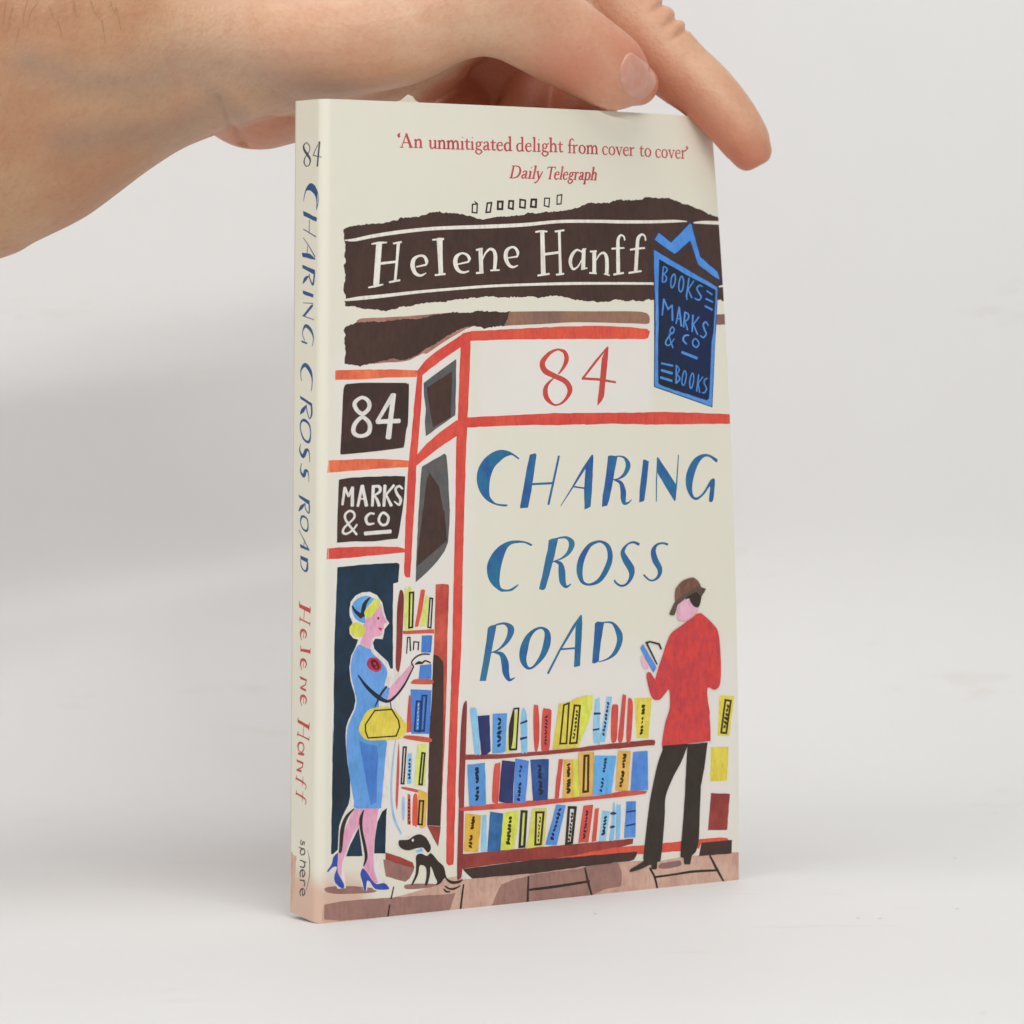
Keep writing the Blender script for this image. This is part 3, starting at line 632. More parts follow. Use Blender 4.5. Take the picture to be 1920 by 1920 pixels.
S limewhite 21 2811,5072,10 2817,5100,22 2829,5127,10
S limewhite 22 2808,4979,10 2823,5004,15 2822,5035,10
S limewhite 23 2800,4886,10 2801,4909,22 2820,4942,10
S limewhite 21 2798,4794,10 2808,4813,15 2812,4849,10
S limewhite 22 2789,4701,10 2810,4729,23 2812,4756,10
S limewhite 23 2787,4608,10 2796,4628,20 2804,4664,10
S limewhite 24 2778,4516,10 2792,4534,18 2803,4571,10
S leash 18 2160,4279,27 2087,3776,36 2040,3131,40 2084,2588,45 2177,2279,54 2340,1992,31
C brickpale 19 2251,4220 2272,3872 2267,3332 2221,2611 2173,2798 2189,3337 2215,3876
O ink 19 2388,4092,38 2468,4087,38 2403,3200,38 2332,3209,38
P lb 20 2514,3922 2636,3936 2629,3195 2502,3193
S ink_dk 21 2552,3748,27 2572,3764,52 2590,3798,27
S ink_dk 22 2550,3701,27 2568,3673,48 2587,3646,27
S ink_dk 23 2552,3575,27 2570,3598,54 2580,3626,27
S ink_dk 24 2545,3528,27 2569,3510,65 2583,3473,27
S ink_dk 25 2549,3441,27 2554,3424,64 2574,3387,27
S ink_dk 26 2542,3315,27 2565,3332,62 2576,3366,27
P limepale 18 2807,4137 3066,4130 3079,4060 3035,3124 2711,3124 2762,3841
O ink 19 2937,3917,46 3015,3901,46 2938,3141,46 2854,3158,46
C lbpale 19 2392,2895 2437,2779 2428,2343 2371,2369 2350,2721
P orange2 2 2522,2947 2605,2919 2624,2187 2523,2195
S ink_dk 3 2551,2812,25 2567,2789,46 2579,2755,25
S ink_dk 4 2544,2723,25 2565,2698,36 2587,2665,25
S ink_dk 5 2547,2633,25 2562,2613,51 2586,2575,25
S ink_dk 6 2557,2542,25 2564,2519,47 2577,2486,25
S ink_dk 7 2555,2453,25 2560,2436,44 2580,2396,25
S ink_dk 8 2547,2323,25 2561,2344,41 2590,2374,25
S ink_dk 9 2558,2273,25 2577,2255,45 2581,2217,25
C redor 1 2704,2912 2814,2861 2807,2167 2724,2158 2666,2200 2667,2655
P gold 18 2829,3038 3102,2928 3056,2101 2907,2069 2822,2210
O ink 19 2875,2748,46 2985,2741,46 2946,2164,46 2836,2183,46
P brick 15 1885,1567 2314,1425 2684,1262 2738,1127 2315,1252 1887,1394
C white 19 2220,1800 2310,1869 2673,1928 2882,1962 3092,1864 3238,1635 3239,1526 3148,1425 3018,1370 2730,1436 2729,1566 2312,1631
C dog 20 2259,1797 2310,1837 2544,1830 2700,1904 2882,1934 3066,1840 3199,1638 3205,1529 3127,1465 3042,1542 2963,1602 2781,1595 2572,1567 2416,1597 2286,1683
C white 21 2679,1839 2716,1806 2680,1765 2646,1800
P lb 21 2760,1542 2943,1597 2995,1523 2802,1473
C dog 22 2782,1410 2912,1461 3096,1392 3227,1440 3439,1227 3598,1084 3666,860 3732,768 3891,707 4050,707 4188,730 4051,643 3839,645 3706,722 3627,798 3496,678 3351,653 3411,724 3337,866 3256,1064 3203,1116 3192,921 3115,684 3049,694 3087,886 3072,1105 2941,1180 2876,1142 2838,950 2697,729 2657,748 2760,956 2784,1193
S ink 23 3649,604,33 3761,532,44 3919,519,49 4096,578,22
S ink 24 3597,543,22 3682,466,44 3793,453,27
P brick 23 4164,1349 5058,1347 6410,1341 7730,1332 8957,1332 8789,1329 9414,1326 9400,1203 9071,1156 7953,1080 7235,1025 6141,1034 5061,1021 4127,982
P redor 24 6960,1031 7510,1048 8958,1158 7953,1113 8790,1156 9749,1131 9919,1122 9921,914 9524,929 7954,997 7787,981
P redor 1 10147,1134 11006,1147 11007,886 10148,908
P redor 1 11410,1158 12224,1146 12458,1110 12522,1049 11613,1051 11541,908 11411,918
P brown 25 4167,979 5329,1011 6413,1035 7954,1002 7954,1008 8791,998 9543,989 9524,900 9440,794 9299,767 7956,751 6415,702 5332,713 4448,726 4301,848
P white 26 4128,971 4274,854 4454,719 4156,722
C dkred 27 4189,5084 4255,5069 4249,4511 4225,3747 4193,2764 4165,1279 4134,844 4082,761 4002,785 4004,1510 4035,2601 4019,2886 4052,3758 4086,4521 4136,4955
P brick 28 4211,3791 5309,3732 6395,3729 7773,3742 8219,3769 9915,3803 10092,3787 10115,3729 10086,3658 8780,3651 7940,3648 6395,3636 5310,3628 4212,3667
C redor2 28 4189,2502 5318,2520 6950,2515 8335,2496 9065,2557 9787,2511 9824,2482 9744,2442 9065,2417 7945,2407 7226,2402 5859,2378 4190,2410
C lb 29 4358,4888 4430,4928 4523,4922 4578,4711 4656,3818 4584,3794 4504,3806 4406,4502
P navy 30 4578,4722 4765,4726 4940,4723 4956,4249 4978,3830 4879,3766 4705,3733 4620,4379
P blue 29 5033,4750 5470,4736 5430,3801 5363,3768 5035,3767
S ink_dk 30 5195,4624,41 5245,4602,65 5275,4554,41
S ink_dk 31 5199,4468,41 5224,4485,65 5269,4529,41
S ink_dk 32 5196,4361,41 5231,4386,81 5269,4422,41
S ink_dk 33 5169,4256,41 5231,4270,96 5294,4313,41
S ink_dk 34 5178,4197,41 5228,4171,77 5283,4126,41
S ink_dk 35 5188,4041,41 5220,4068,64 5270,4101,41
S ink_dk 36 5189,3934,41 5219,3955,79 5267,3994,41
P limepale 30 5587,4608 5817,4833 5755,3825 5444,3763 5548,4433
L ink 31 5676,4841,38 5822,4841,41 5755,3829,44 5557,3833,60
S ink 32 5676,4834,33 5608,4430,120 5583,4078,109 5557,3833,60
C lb 32 5926,4787 6002,4820 6077,4579 6087,3760 6013,3747 5926,3748 5895,4413
S ink_bl 33 5887,4462,44 6077,4512,55
S ink_bl 33 5889,4077,66 6071,4104,49
C redsp 29 6288,4865 6362,4888 6422,4847 6465,4378 6449,3936 6384,3736 6312,3834 6277,4390
C redsp 29 6562,4745 6664,4784 6793,4759 6835,4667 6804,4136 6765,3756 6641,3735 6532,3753 6519,4154
S ink_dk 30 6634,4553,27 6667,4575,48 6719,4598,27
S ink_dk 31 6637,4509,27 6674,4489,41 6706,4455,27
S ink_dk 32 6637,4427,27 6667,4410,42 6698,4374,27
S ink_dk 33 6626,4347,27 6663,4323,52 6701,4293,27
S ink_dk 34 6636,4265,27 6652,4244,39 6682,4212,27
S ink_dk 35 6624,4147,27 6659,4168,48 6686,4193,27
S ink_dk 36 6629,4065,27 6652,4078,47 6673,4112,27
S ink_dk 37 6623,3984,27 6653,3995,58 6670,4031,27
S ink_dk 38 6619,3940,27 6639,3929,39 6666,3888,27
P yellow 29 7063,4881 7381,4914 7631,5001 7881,5042 8125,5029 8111,4727 7953,4289 7722,3901 7634,3746 6869,3761 6955,4238
P limey 30 7756,4904 7881,5036 8125,5033 8111,4727 7953,4289 7723,3890 7689,3814
O ink_ol 30 7215,4841,46 7373,4881,46 7301,3878,46 7102,3882,46
O ink_ol 31 7548,4816,49 7720,4795,49 7620,3870,49 7406,3872,49
S ink_ol 32 7610,4686,30 7618,4662,52 7639,4626,30
S ink_ol 33 7589,4592,30 7621,4571,49 7633,4532,30
S ink_ol 34 7584,4454,30 7593,4476,72 7610,4510,30
S ink_ol 35 7564,4361,30 7583,4378,66 7603,4416,30
S ink_ol 36 7559,4266,30 7579,4282,65 7581,4322,30
S ink_ol 37 7539,4173,30 7555,4191,45 7573,4228,30
S ink_ol 38 7518,4122,30 7542,4095,45 7567,4062,30
S ink_ol 39 7517,3984,30 7519,4004,56 7541,4040,30
C lb 31 8203,4901 8268,4920 8335,4898 8350,3862 8261,3841 8157,3863 8140,4278
S ink_bl 32 8170,4572,60 8358,4565,49
S ink_bl 32 8134,4162,44 8322,4177,49
P lb 33 8563,4982 8729,4966 8611,4339 8505,3848 8339,3847 8386,4084 8526,4703
S ink_bl 34 8579,4831,33 8605,4810,64 8624,4769,33
S ink_bl 35 8569,4690,33 8589,4707,49 8596,4748,33
S ink_bl 36 8540,4595,33 8562,4609,73 8588,4651,33
S ink_bl 37 8530,4542,33 8539,4520,71 8560,4481,33
S ink_bl 38 8510,4446,33 8534,4430,70 8543,4385,33
S ink_bl 39 8481,4351,33 8515,4320,50 8534,4288,33
S ink_bl 40 8475,4209,33 8498,4225,66 8503,4267,33
S ink_bl 41 8446,4114,33 8463,4136,70 8495,4170,33
S ink_bl 42 8431,4062,33 8456,4038,62 8473,4001,33
C redsp 34 8738,4741 8822,4765 8913,4749 8927,4635 8907,4232 8865,3852 8710,3857 8704,4469
C redsp 35 9063,4970 9120,4984 9177,4947 9133,4443 9068,3851 8921,3856 8978,4318
C redsp 36 9248,4880 9304,4893 9353,4870 9395,4653 9323,3824 9190,3839 9213,4439
P yellow 1 9441,4888 10010,4871 9901,3840 9516,3868 9474,4423
S ink_ol 2 9693,4644,46 9731,4664,101 9782,4689,46
S ink_ol 3 9695,4561,46 9737,4570,86 9767,4607,46
S ink_ol 4 9686,4479,46 9730,4496,90 9765,4524,46
S ink_ol 5 9685,4337,25 9709,4352,58 9725,4396,25
S ink_ol 6 9677,4236,25 9701,4264,37 9709,4296,25
S ink_ol 7 9662,4126,41 9692,4145,66 9715,4173,41
S ink_ol 8 9655,4044,41 9688,4067,87 9702,4091,41
S ink_ol 9 9637,3962,41 9663,3986,76 9701,4009,41
P blue 29 4280,3542 4806,3556 4831,3049 4854,2498 4341,2520
S ink_dk 30 4517,3398,46 4560,3413,111 4607,3439,46
S ink_dk 31 4517,3321,46 4570,3327,84 4613,3362,46
S ink_dk 32 4533,3279,46 4565,3255,66 4604,3227,46
S ink_dk 33 4532,3202,46 4576,3184,89 4611,3150,46
S ink_dk 34 4544,3089,46 4567,3098,76 4606,3132,46
S ink_dk 35 4548,2917,41 4582,2942,89 4627,2965,41
S ink_dk 36 4558,2828,41 4588,2840,85 4605,2878,41
S ink_dk 37 4534,2782,41 4568,2753,81 4617,2723,41
S ink_dk 38 4535,2655,41 4565,2667,65 4604,2703,41
C redsp 29 5096,3471 5203,3512 5276,3488 5240,2911 5215,2550 5103,2542 5032,2617 5045,3034
P navy 30 5324,3581 5722,3518 5692,3101 5661,2507 5480,2504 5237,2570 5273,3129
P mid2 31 5729,3595 6143,3513 6049,2479 5682,2501
S ink_dk 32 5877,3411,27 5907,3382,60 5918,3342,27
S ink_dk 33 5871,3251,27 5871,3270,51 5890,3317,27
S ink_dk 34 5850,3192,27 5872,3170,42 5876,3123,27
S ink_dk 32 5838,2935,41 5874,2945,68 5892,2987,41
S ink_dk 33 5838,2884,41 5860,2861,66 5877,2825,41
S ink_dk 34 5825,2750,41 5845,2764,98 5875,2803,41
S ink_dk 35 5826,2657,41 5847,2676,65 5858,2711,41
S ink_dk 36 5809,2608,41 5826,2580,75 5861,2548,41
P dkblue 29 6186,3539 6758,3517 6749,3029 6730,2497 6280,2503
S ink_dk 30 6421,3382,46 6477,3361,75 6513,3322,46
S ink_dk 31 6436,3252,46 6478,3265,94 6506,3301,46
S ink_dk 32 6433,3204,46 6486,3174,66 6517,3144,46
S ink_dk 33 6428,3115,46 6477,3100,96 6530,3054,46
S ink_dk 34 6454,2979,46 6501,2951,67 6543,2916,46
S ink_dk 35 6469,2884,46 6505,2864,110 6542,2821,46
S ink_dk 36 6443,2791,46 6508,2757,79 6583,2724,46
S ink_dk 37 6477,2652,46 6517,2678,78 6564,2703,46
P redsp 29 7068,3497 7198,3488 7073,2529 6944,2515 6975,2902
P gold2 30 7220,3476 7502,3458 7534,2507 7192,2505
S ink_ol 31 7327,3320,38 7371,3341,64 7415,3355,38
S ink_ol 32 7344,3283,38 7371,3267,65 7394,3239,38
S ink_ol 33 7323,3187,38 7368,3198,82 7409,3221,38
S ink_ol 34 7320,3150,38 7370,3128,72 7408,3104,38
S ink_ol 35 7330,3052,38 7351,3060,88 7393,3089,38
S ink_ol 36 7326,2935,38 7382,2944,75 7420,2974,38
S ink_ol 37 7317,2860,38 7378,2871,88 7425,2898,38
S ink_ol 38 7319,2784,38 7359,2806,78 7417,2823,38
S ink_ol 39 7307,2743,38 7373,2720,77 7425,2689,38
S ink_ol 40 7317,2632,38 7363,2655,84 7411,2672,38
P limey 41 7502,3458 7655,3459 7700,2518 7521,2504
P gold2 42 7671,3625 8164,3605 8117,2511 7695,2525
O ink_ol 43 7863,3528,60 7983,3527,60 7972,2629,60 7828,2627,60
P blue2 43 8178,3514 8871,3465 8705,2515 8126,2517
S ink_bl 44 8483,3375,35 8525,3397,76 8559,3414,35
S ink_bl 45 8483,3303,35 8515,3322,77 8532,3344,35
S ink_bl 46 8469,3265,35 8493,3249,67 8518,3218,35
S ink_bl 47 8443,3162,35 8482,3174,52 8516,3201,35
S ink_bl 48 8444,3123,35 8469,3102,72 8488,3077,35
S ink_bl 44 8418,2935,33 8427,2917,68 8456,2874,33
S ink_bl 45 8387,2842,33 8415,2818,61 8452,2779,33
S ink_bl 46 8376,2704,33 8413,2722,56 8429,2758,33
S ink_bl 47 8367,2652,33 8374,2631,73 8403,2592,33
P gold2 44 8921,3595 9323,3558 9234,2557 8834,2591
S ink_ol 45 9078,3482,38 9139,3464,89 9178,3432,38
S ink_ol 46 9068,3378,38 9118,3397,74 9165,3415,38
S ink_ol 47 9056,3306,38 9108,3317,64 9155,3344,38
S ink_ol 48 9070,3266,38 9088,3242,72 9118,3219,38
S ink_ol 49 9062,3162,38 9093,3173,69 9104,3203,38
S ink_ol 50 9026,3054,38 9065,3035,86 9112,2996,38
S ink_ol 51 9032,2968,38 9060,2954,89 9073,2913,38
S ink_ol 52 8993,2885,38 9030,2871,68 9078,2827,38
S ink_ol 53 8972,2762,38 9016,2780,64 9066,2808,38
S ink_ol 54 8980,2676,38 8992,2692,78 9024,2725,38
P mid2 45 9402,3526 9863,3528 9878,2534 9313,2547
P gold 28 4236,2346 4708,2267 4622,1370 4198,1414
S ink_ol 29 4448,2236,38 4470,2223,83 4495,2194,38
S ink_ol 30 4421,2175,38 4471,2151,78 4505,2130,38
S ink_ol 31 4409,2083,38 4459,2102,81 4500,2115,38
S ink_ol 32 4414,2019,38 4449,2035,55 4478,2053,38
S ink_ol 33 4392,1957,38 4431,1970,64 4483,1989,38
S ink_ol 29 4385,1787,41 4406,1771,77 4432,1733,41
S ink_ol 30 4365,1669,41 4392,1691,66 4433,1713,41
S ink_ol 31 4349,1625,41 4391,1604,71 4430,1569,41
S ink_ol 32 4344,1544,41 4373,1528,61 4417,1488,41
P lb 29 4735,2265 4863,2260 4876,1350 4705,1353
P dkblue2 30 4978,2336 5366,2263 5286,1344 4897,1348
P limey 31 5379,2273 5838,2306 5821,1987 5704,1373 5294,1350
S ink_ol 32 5553,2109,41 5581,2129,90 5618,2157,41
S ink_ol 33 5548,2023,41 5581,2042,74 5604,2072,41
S ink_ol 34 5528,1977,41 5561,1950,78 5605,1919,41
S ink_ol 35 5517,1891,41 5549,1869,83 5597,1832,41
S ink_ol 36 5498,1766,41 5539,1776,73 5597,1812,41
S ink_ol 37 5495,1719,41 5548,1689,93 5581,1660,41
S ink_ol 38 5506,1592,41 5527,1606,90 5551,1641,41
S ink_ol 39 5466,1548,41 5508,1527,95 5572,1487,41
P limepale 1 5955,2265 6077,2256 6029,1397 5894,1385
O ink 32 5933,2273,60 6077,2256,60 6016,1393,60 5875,1393,60
P yellow2 33 6254,2310 6696,2300 6629,1350 6078,1333 6176,1784
O ink 34 6377,2216,55 6601,2200,55 6519,1410,55 6350,1412,55
S ink 35 6468,2092,22 6498,2073,33 6508,2033,22
S ink 36 6468,1958,22 6489,1973,45 6490,2012,22
S ink 37 6451,1909,22 6461,1883,31 6489,1851,22
S ink 38 6451,1776,22 6465,1799,33 6472,1830,22
S ink 39 6441,1726,22 6457,1711,32 6465,1669,22
S ink 40 6429,1594,22 6442,1618,44 6460,1647,22
S ink 41 6427,1544,22 6446,1525,37 6445,1487,22
P mid2 35 6992,2368 7287,2324 7012,1354 6664,1388
S ink_dk 36 7060,2201,35 7099,2226,58 7139,2256,35
S ink_dk 37 7022,2149,35 7056,2129,81 7109,2082,35
S ink_dk 38 6997,2005,35 7027,2023,82 7066,2061,35
S ink_dk 39 6975,1907,35 7002,1924,63 7021,1964,35
S ink_dk 40 6937,1810,35 6971,1826,68 6992,1866,35
S ink_dk 41 6908,1712,35 6927,1727,58 6954,1769,35
S ink_dk 42 6874,1660,35 6889,1634,71 6921,1595,35
S ink_dk 43 6822,1564,35 6862,1535,83 6905,1497,35
O ink 36 7386,2266,66 7591,2247,66 7480,1380,66 7309,1360,66
S ink 37 7477,2129,27 7481,2117,54 7504,2072,27
S ink 38 7458,1997,27 7469,2018,58 7494,2050,27
S ink 39 7446,1906,27 7473,1917,47 7478,1959,27
S ink 40 7433,1857,27 7437,1832,49 7462,1799,27
S ink 41 7416,1766,27 7432,1751,40 7451,1707,27
S ink 42 7406,1675,27 7429,1659,65 7432,1617,27
S ink 43 7390,1584,27 7411,1565,60 7419,1526,27
S ink 44 7378,1493,27 7384,1471,50 7403,1435,27
P redsp 24 7835,2274 8146,2278 8007,1351 7682,1354
S ink_dk 25 7931,2144,30 7944,2126,66 7978,2091,30
S ink_dk 26 7909,2026,30 7940,2043,66 7976,2071,30
S ink_dk 27 7914,1944,30 7936,1954,52 7948,1991,30
S ink_dk 28 7897,1863,30 7914,1877,52 7941,1910,30
S ink_dk 29 7885,1782,30 7912,1797,66 7929,1829,30
S ink_dk 30 7858,1702,30 7884,1724,56 7933,1746,30
S ink_dk 31 7845,1658,30 7890,1629,66 7921,1603,30
S ink_dk 32 7853,1576,30 7864,1551,64 7890,1523,30
S ink_dk 33 7825,1459,30 7862,1478,52 7894,1503,30
P redsp 25 8197,2169 8328,2187 8243,1355 8099,1344
P lb 26 8435,2112 8664,2068 8537,1344 8336,1348
S ink_dk 27 8492,1909,41 8527,1927,64 8561,1954,41
S ink_dk 28 8477,1828,41 8513,1843,64 8549,1872,41
S ink_dk 29 8463,1746,41 8510,1766,61 8536,1791,41
S ink_dk 30 8460,1702,41 8497,1672,64 8512,1648,41
S ink_dk 31 8445,1621,41 8475,1597,88 8499,1567,41
S ink_dk 32 8408,1504,41 8465,1522,69 8509,1546,41
C lb 27 8784,2302 8841,2078 8794,1362 8727,1349 8657,1362 8730,1816
S ink_bl 28 8695,2021,44 8780,2015,76 8861,2009,38
S ink_bl 28 8683,1674,38 8753,1675,76 8821,1686,38
C lb 29 8883,2183 8953,2205 9015,2155 8985,1393 8929,1374 8867,1379
P mid2 24 9192,2289 9495,2272 9484,1355 9120,1367
L navyline 25 9202,2020,41 9482,2032,44
L navyline 25 9186,1670,41 9477,1698,44
P yellow 1 12217,4804 12727,4759 12543,3733 12155,3768
O ink_ol 2 12423,4673,55 12606,4640,55 12441,3819,55 12273,3841,55
S ink_ol 3 12475,4538,41 12504,4517,67 12521,4470,41
S ink_ol 4 12451,4384,41 12469,4399,65 12497,4446,41
S ink_ol 5 12433,4326,41 12462,4300,67 12468,4259,41
S ink_ol 6 12391,4222,41 12439,4202,77 12463,4153,41
S ink_ol 7 12367,4116,41 12413,4098,69 12440,4047,41
S ink_ol 8 12360,3961,41 12382,3978,65 12400,4024,41
P yellow 1 11932,3489 12517,3464 12460,2591 11898,2607
P brick 1 11926,2312 12552,2245 12457,1318 11824,1355
P brown 6 11613,1051 12619,1051 12606,703 11534,714
C trouser 46 10402,3632 11138,3624 11128,3529 10948,3177 10687,2808 10443,2325 10416,1873 10366,1310 10306,838 10269,683 10184,678 10157,506 9994,519 9979,627 9696,548 9357,492 9300,523 9356,575 9525,640 9737,736 9734,838 9791,1286 9888,1957 9972,2403 10171,3137 10338,3511
P trouser 47 11152,3614 11813,3616 11701,2967 11583,2496 11559,2018 11542,1609 11503,1041 11426,841 11296,749 11240,532 11047,548 11031,713 10922,744 10949,1084 11019,1761 11076,2508 11121,3188
C coat 48 11634,6949 11722,6899 11986,6699 12189,6473 12256,6091 12280,5517 12243,5107 12131,4980 12013,4969 11837,5026 11819,4788 11888,4395 11881,4281 11904,4006 11904,3667 11866,3654 11123,3632 10373,3629 10324,3643 10330,3738 10432,4208 10579,4585 10567,5040 10437,4956 10292,4828 10148,4805 10019,4866 9919,5075 9830,5465 9956,5514 10108,5325 10122,5358 10211,5603 10388,6002 10507,6268 10655,6488 11009,6676 11336,6843 11485,6932
C pinkpale 49 10840,7161 11048,7289 11227,7349 11313,7232 11415,7125 11548,7108 11516,6995 11396,6920 11157,6778 10864,6815 10852,6979 10824,7071
C trouser 50 11123,7331 11258,7439 11408,7501 11615,7470 11664,7377 11578,7125 11430,7120 11284,7256 11256,7344
C hatbrown 51 10778,7334 10788,7550 10849,7661 11058,7812 11356,7875 11475,7841 11592,7745 11655,7628 11735,7488 11468,7522 11228,7429 10990,7337 10841,7229
P hatbrim 52 11170,7477 11350,7572 11500,7623 11649,7622 11821,7564 11741,7465 11658,7372 11497,7498 11363,7469 11228,7406 11049,7312 10870,7205 10778,6971 10749,6933 10632,6943 10582,6979 10754,7256 10992,7416
C pinkpale 49 9651,5880 9695,5973 9780,5874 9900,5664 9822,5607 9722,5669
P mid2 50 9633,6152 9731,6254 10159,5628 10057,5505
L ink 51 10174,5714,35 9835,6278,49 9942,6300,41 10245,6224,49 10316,6091,44
L ink_red 1 2362,19023,27 2223,18695,27
L ink_red 2 2356,19027,55 2500,18698,66
L ink_red 3 2266,18807,25 2439,18809,25
L ink_red 3 2169,18693,23 2277,18694,23
L ink_red 3 2435,18695,23 2565,18697,23
S ink_red 3 2585,18874,23 2640,18894,33
L ink_red 4 2641,18698,52 2640,18889,52
S ink_red 5 2651,18837,23 2708,18894,36 2771,18876,49 2788,18817,52 2789,18699,52
L ink_red 6 2587,18697,23 2696,18698,23
L ink_red 7 2734,18699,23 2843,18700,23
L ink_red 1 3078,18757,51 3077,18884,51
L ink_red 2 3029,18882,23 3088,18882,32
S ink_red 2 3078,18768,51 3089,18709,46 3137,18687,32 3202,18726,23
L ink_red 3 3223,18692,51 3222,18886,51
L ink_red 4 3174,18882,23 3233,18882,32
L ink_red 4 3223,18694,27 3277,18694,23
S ink_red 5 3292,18870,23 3346,18889,32
L ink_red 6 3348,18692,51 3346,18885,51
S ink_red 7 3358,18832,23 3414,18889,35 3476,18870,49 3493,18811,51 3494,18692,51
L ink_red 8 3294,18692,23 3402,18692,23
L ink_red 9 3440,18692,23 3548,18693,23
S ink_red 8 3563,18871,23 3618,18890,32
L ink_red 10 3619,18693,51 3618,18886,51
S ink_red 11 3629,18833,23 3686,18890,35 3743,18871,49 3760,18812,51 3760,18693,51
S ink_red 12 3770,18833,23 3827,18891,35 3885,18872,49 3904,18812,51 3905,18693,51
L ink_red 12 3564,18693,23 3673,18693,23
L ink_red 13 3706,18693,23 3815,18693,23
L ink_red 14 3850,18693,23 3960,18693,23
L ink_red 1 4045,18694,51 4044,18887,51
S ink_red 2 3989,18872,23 4044,18889,32
L ink_red 15 3990,18694,23 4100,18694,23
C ink_red 1 4024,18987 4043,19004 4063,18988 4043,18970
S ink_red 1 4187,18952,27 4184,18877,51 4185,18739,51 4215,18696,38 4281,18711,23
L ink_red 2 4121,18881,27 4270,18882,27
L ink_red 2 4353,18695,51 4352,18888,51
S ink_red 3 4297,18873,23 4352,18891,32
L ink_red 3 4298,18694,23 4408,18695,23
C ink_red 2 4333,18988 4352,19005 4372,18989 4352,18972
Q ink_red 1 4541,18893,27 4602,18832,46 4541,18768,27 4475,18831,46
S ink_red 2 4591,18874,27 4663,18896,32
S ink_red 4 4497,18776,23 4469,18737,38 4514,18708,43 4597,18695,41
Q ink_red 5 4592,18695,32 4642,18648,43 4553,18584,27 4459,18635,41 4497,18691,24
S ink_red 6 4708,18854,38 4758,18894,27 4825,18880,43 4837,18816,51 4837,18730,51 4865,18698,32 4910,18709,23
S ink_red 7 4831,18816,23 4731,18777,43 4714,18725,49 4759,18694,32 4831,18730,23
S ink_red 7 4988,18955,27 4985,18880,51 4985,18741,51 5016,18699,38 5084,18714,23
L ink_red 8 4921,18884,27 5072,18885,27
L ink_red 8 5134,18813,23 5287,18822,27
S ink_red 9 5287,18818,32 5264,18882,35 5208,18896,24 5140,18860,41 5123,18791,51 5151,18718,46 5219,18693,32 5304,18728,23
S ink_red 10 5514,18872,23 5446,18893,27 5378,18852,46 5361,18788,51 5389,18715,46 5446,18696,32 5508,18728,23
L ink_red 11 5531,18698,51 5531,19046,51
S ink_red 12 5474,19033,23 5531,19046,32
L ink_red 12 5531,18701,27 5594,18705,23
S ink_red 1 5908,18872,23 5840,18892,27 5772,18851,46 5755,18786,51 5783,18713,46 5840,18694,32 5902,18727,23
L ink_red 2 5925,18698,51 5926,19046,51
S ink_red 3 5869,19033,23 5926,19046,32
L ink_red 3 5925,18700,27 5987,18705,23
L ink_red 1 6050,18815,23 6205,18826,27
S ink_red 4 6205,18822,32 6182,18886,35 6125,18900,24 6056,18863,40 6039,18794,51 6067,18721,46 6136,18696,32 6221,18731,23
L ink_red 5 6313,18702,51 6315,19050,51
S ink_red 6 6257,19038,23 6315,19052,32
L ink_red 6 6256,18702,23 6370,18703,23
L ink_red 1 6457,18704,51 6458,18901,51
S ink_red 2 6400,18885,23 6458,18903,32
L ink_red 7 6399,18703,23 6514,18705,23
C ink_red 1 6438,19002 6459,19019 6479,19003 6458,18985
Q ink_red 1 6654,18908,27 6718,18846,46 6653,18780,27 6584,18844,46
S ink_red 2 6707,18889,27 6782,18912,32
S ink_red 8 6607,18788,23 6578,18749,38 6624,18719,43 6711,18707,40
Q ink_red 9 6705,18707,32 6757,18660,43 6664,18594,27 6566,18645,40 6607,18702,24
L ink_red 10 6850,18709,51 6854,19058,51
S ink_red 11 6795,19046,23 6854,19060,32
S ink_red 11 6863,18852,23 6925,18912,35 6992,18893,48 7009,18833,51 7008,18711,51
L ink_red 12 6792,18708,23 6909,18710,23
L ink_red 13 6950,18710,23 7067,18712,23
S ink_red 1 7164,18976,27 7160,18900,51 7158,18759,51 7190,18716,38 7261,18732,23
L ink_red 2 7092,18903,27 7251,18905,27
S ink_red 1 7607,19021,39 7558,19056,26 7502,19016,41 7484,18929,49 7481,18699,49
L ink_red 2 7423,18890,26 7561,18890,26
L ink_red 2 7426,18699,22 7536,18699,22
S ink_red 3 7572,18882,22 7627,18901,31
L ink_red 4 7624,18699,49 7627,18897,49
S ink_red 5 7637,18843,22 7688,18891,31 7737,18895,46
L ink_red 5 7569,18699,22 7679,18699,22
Q ink_red 6 7904,18904,26 7981,18856,44 7997,18795,49 7968,18725,41 7900,18695,26 7823,18734,44 7808,18799,49 7831,18869,41
S ink_red 7 8043,18883,22 8100,18903,31
L ink_red 8 8096,18699,49 8100,18898,49
S ink_red 9 8110,18844,22 8170,18903,34 8229,18883,46 8244,18822,49 8241,18699,49
S ink_red 10 8256,18844,22 8316,18903,34 8375,18884,46 8394,18822,49 8391,18700,49
L ink_red 10 8040,18699,22 8152,18699,22
L ink_red 11 8185,18699,22 8298,18700,22
L ink_red 12 8334,18700,22 8447,18700,22
S ink_red 1 8776,18852,38 8755,18887,30 8701,18898,25 8635,18861,38 8616,18791,48 8642,18716,43 8706,18689,30 8783,18725,21
Q ink_red 2 8936,18900,25 9011,18852,43 9026,18790,48 8996,18720,40 8930,18689,25 8854,18729,43 8840,18795,48 8864,18865,40
L ink_red 3 9112,18892,48 9194,18689,43
L ink_red 4 9278,18892,25 9194,18689,23
L ink_red 5 9057,18894,21 9167,18894,21
L ink_red 5 9234,18894,21 9323,18894,21
L ink_red 1 9365,18812,21 9516,18821,25
S ink_red 6 9516,18817,30 9496,18883,33 9440,18898,23 9372,18861,38 9353,18790,48 9378,18715,43 9444,18688,30 9529,18724,21
S ink_red 7 9557,18878,21 9615,18898,30
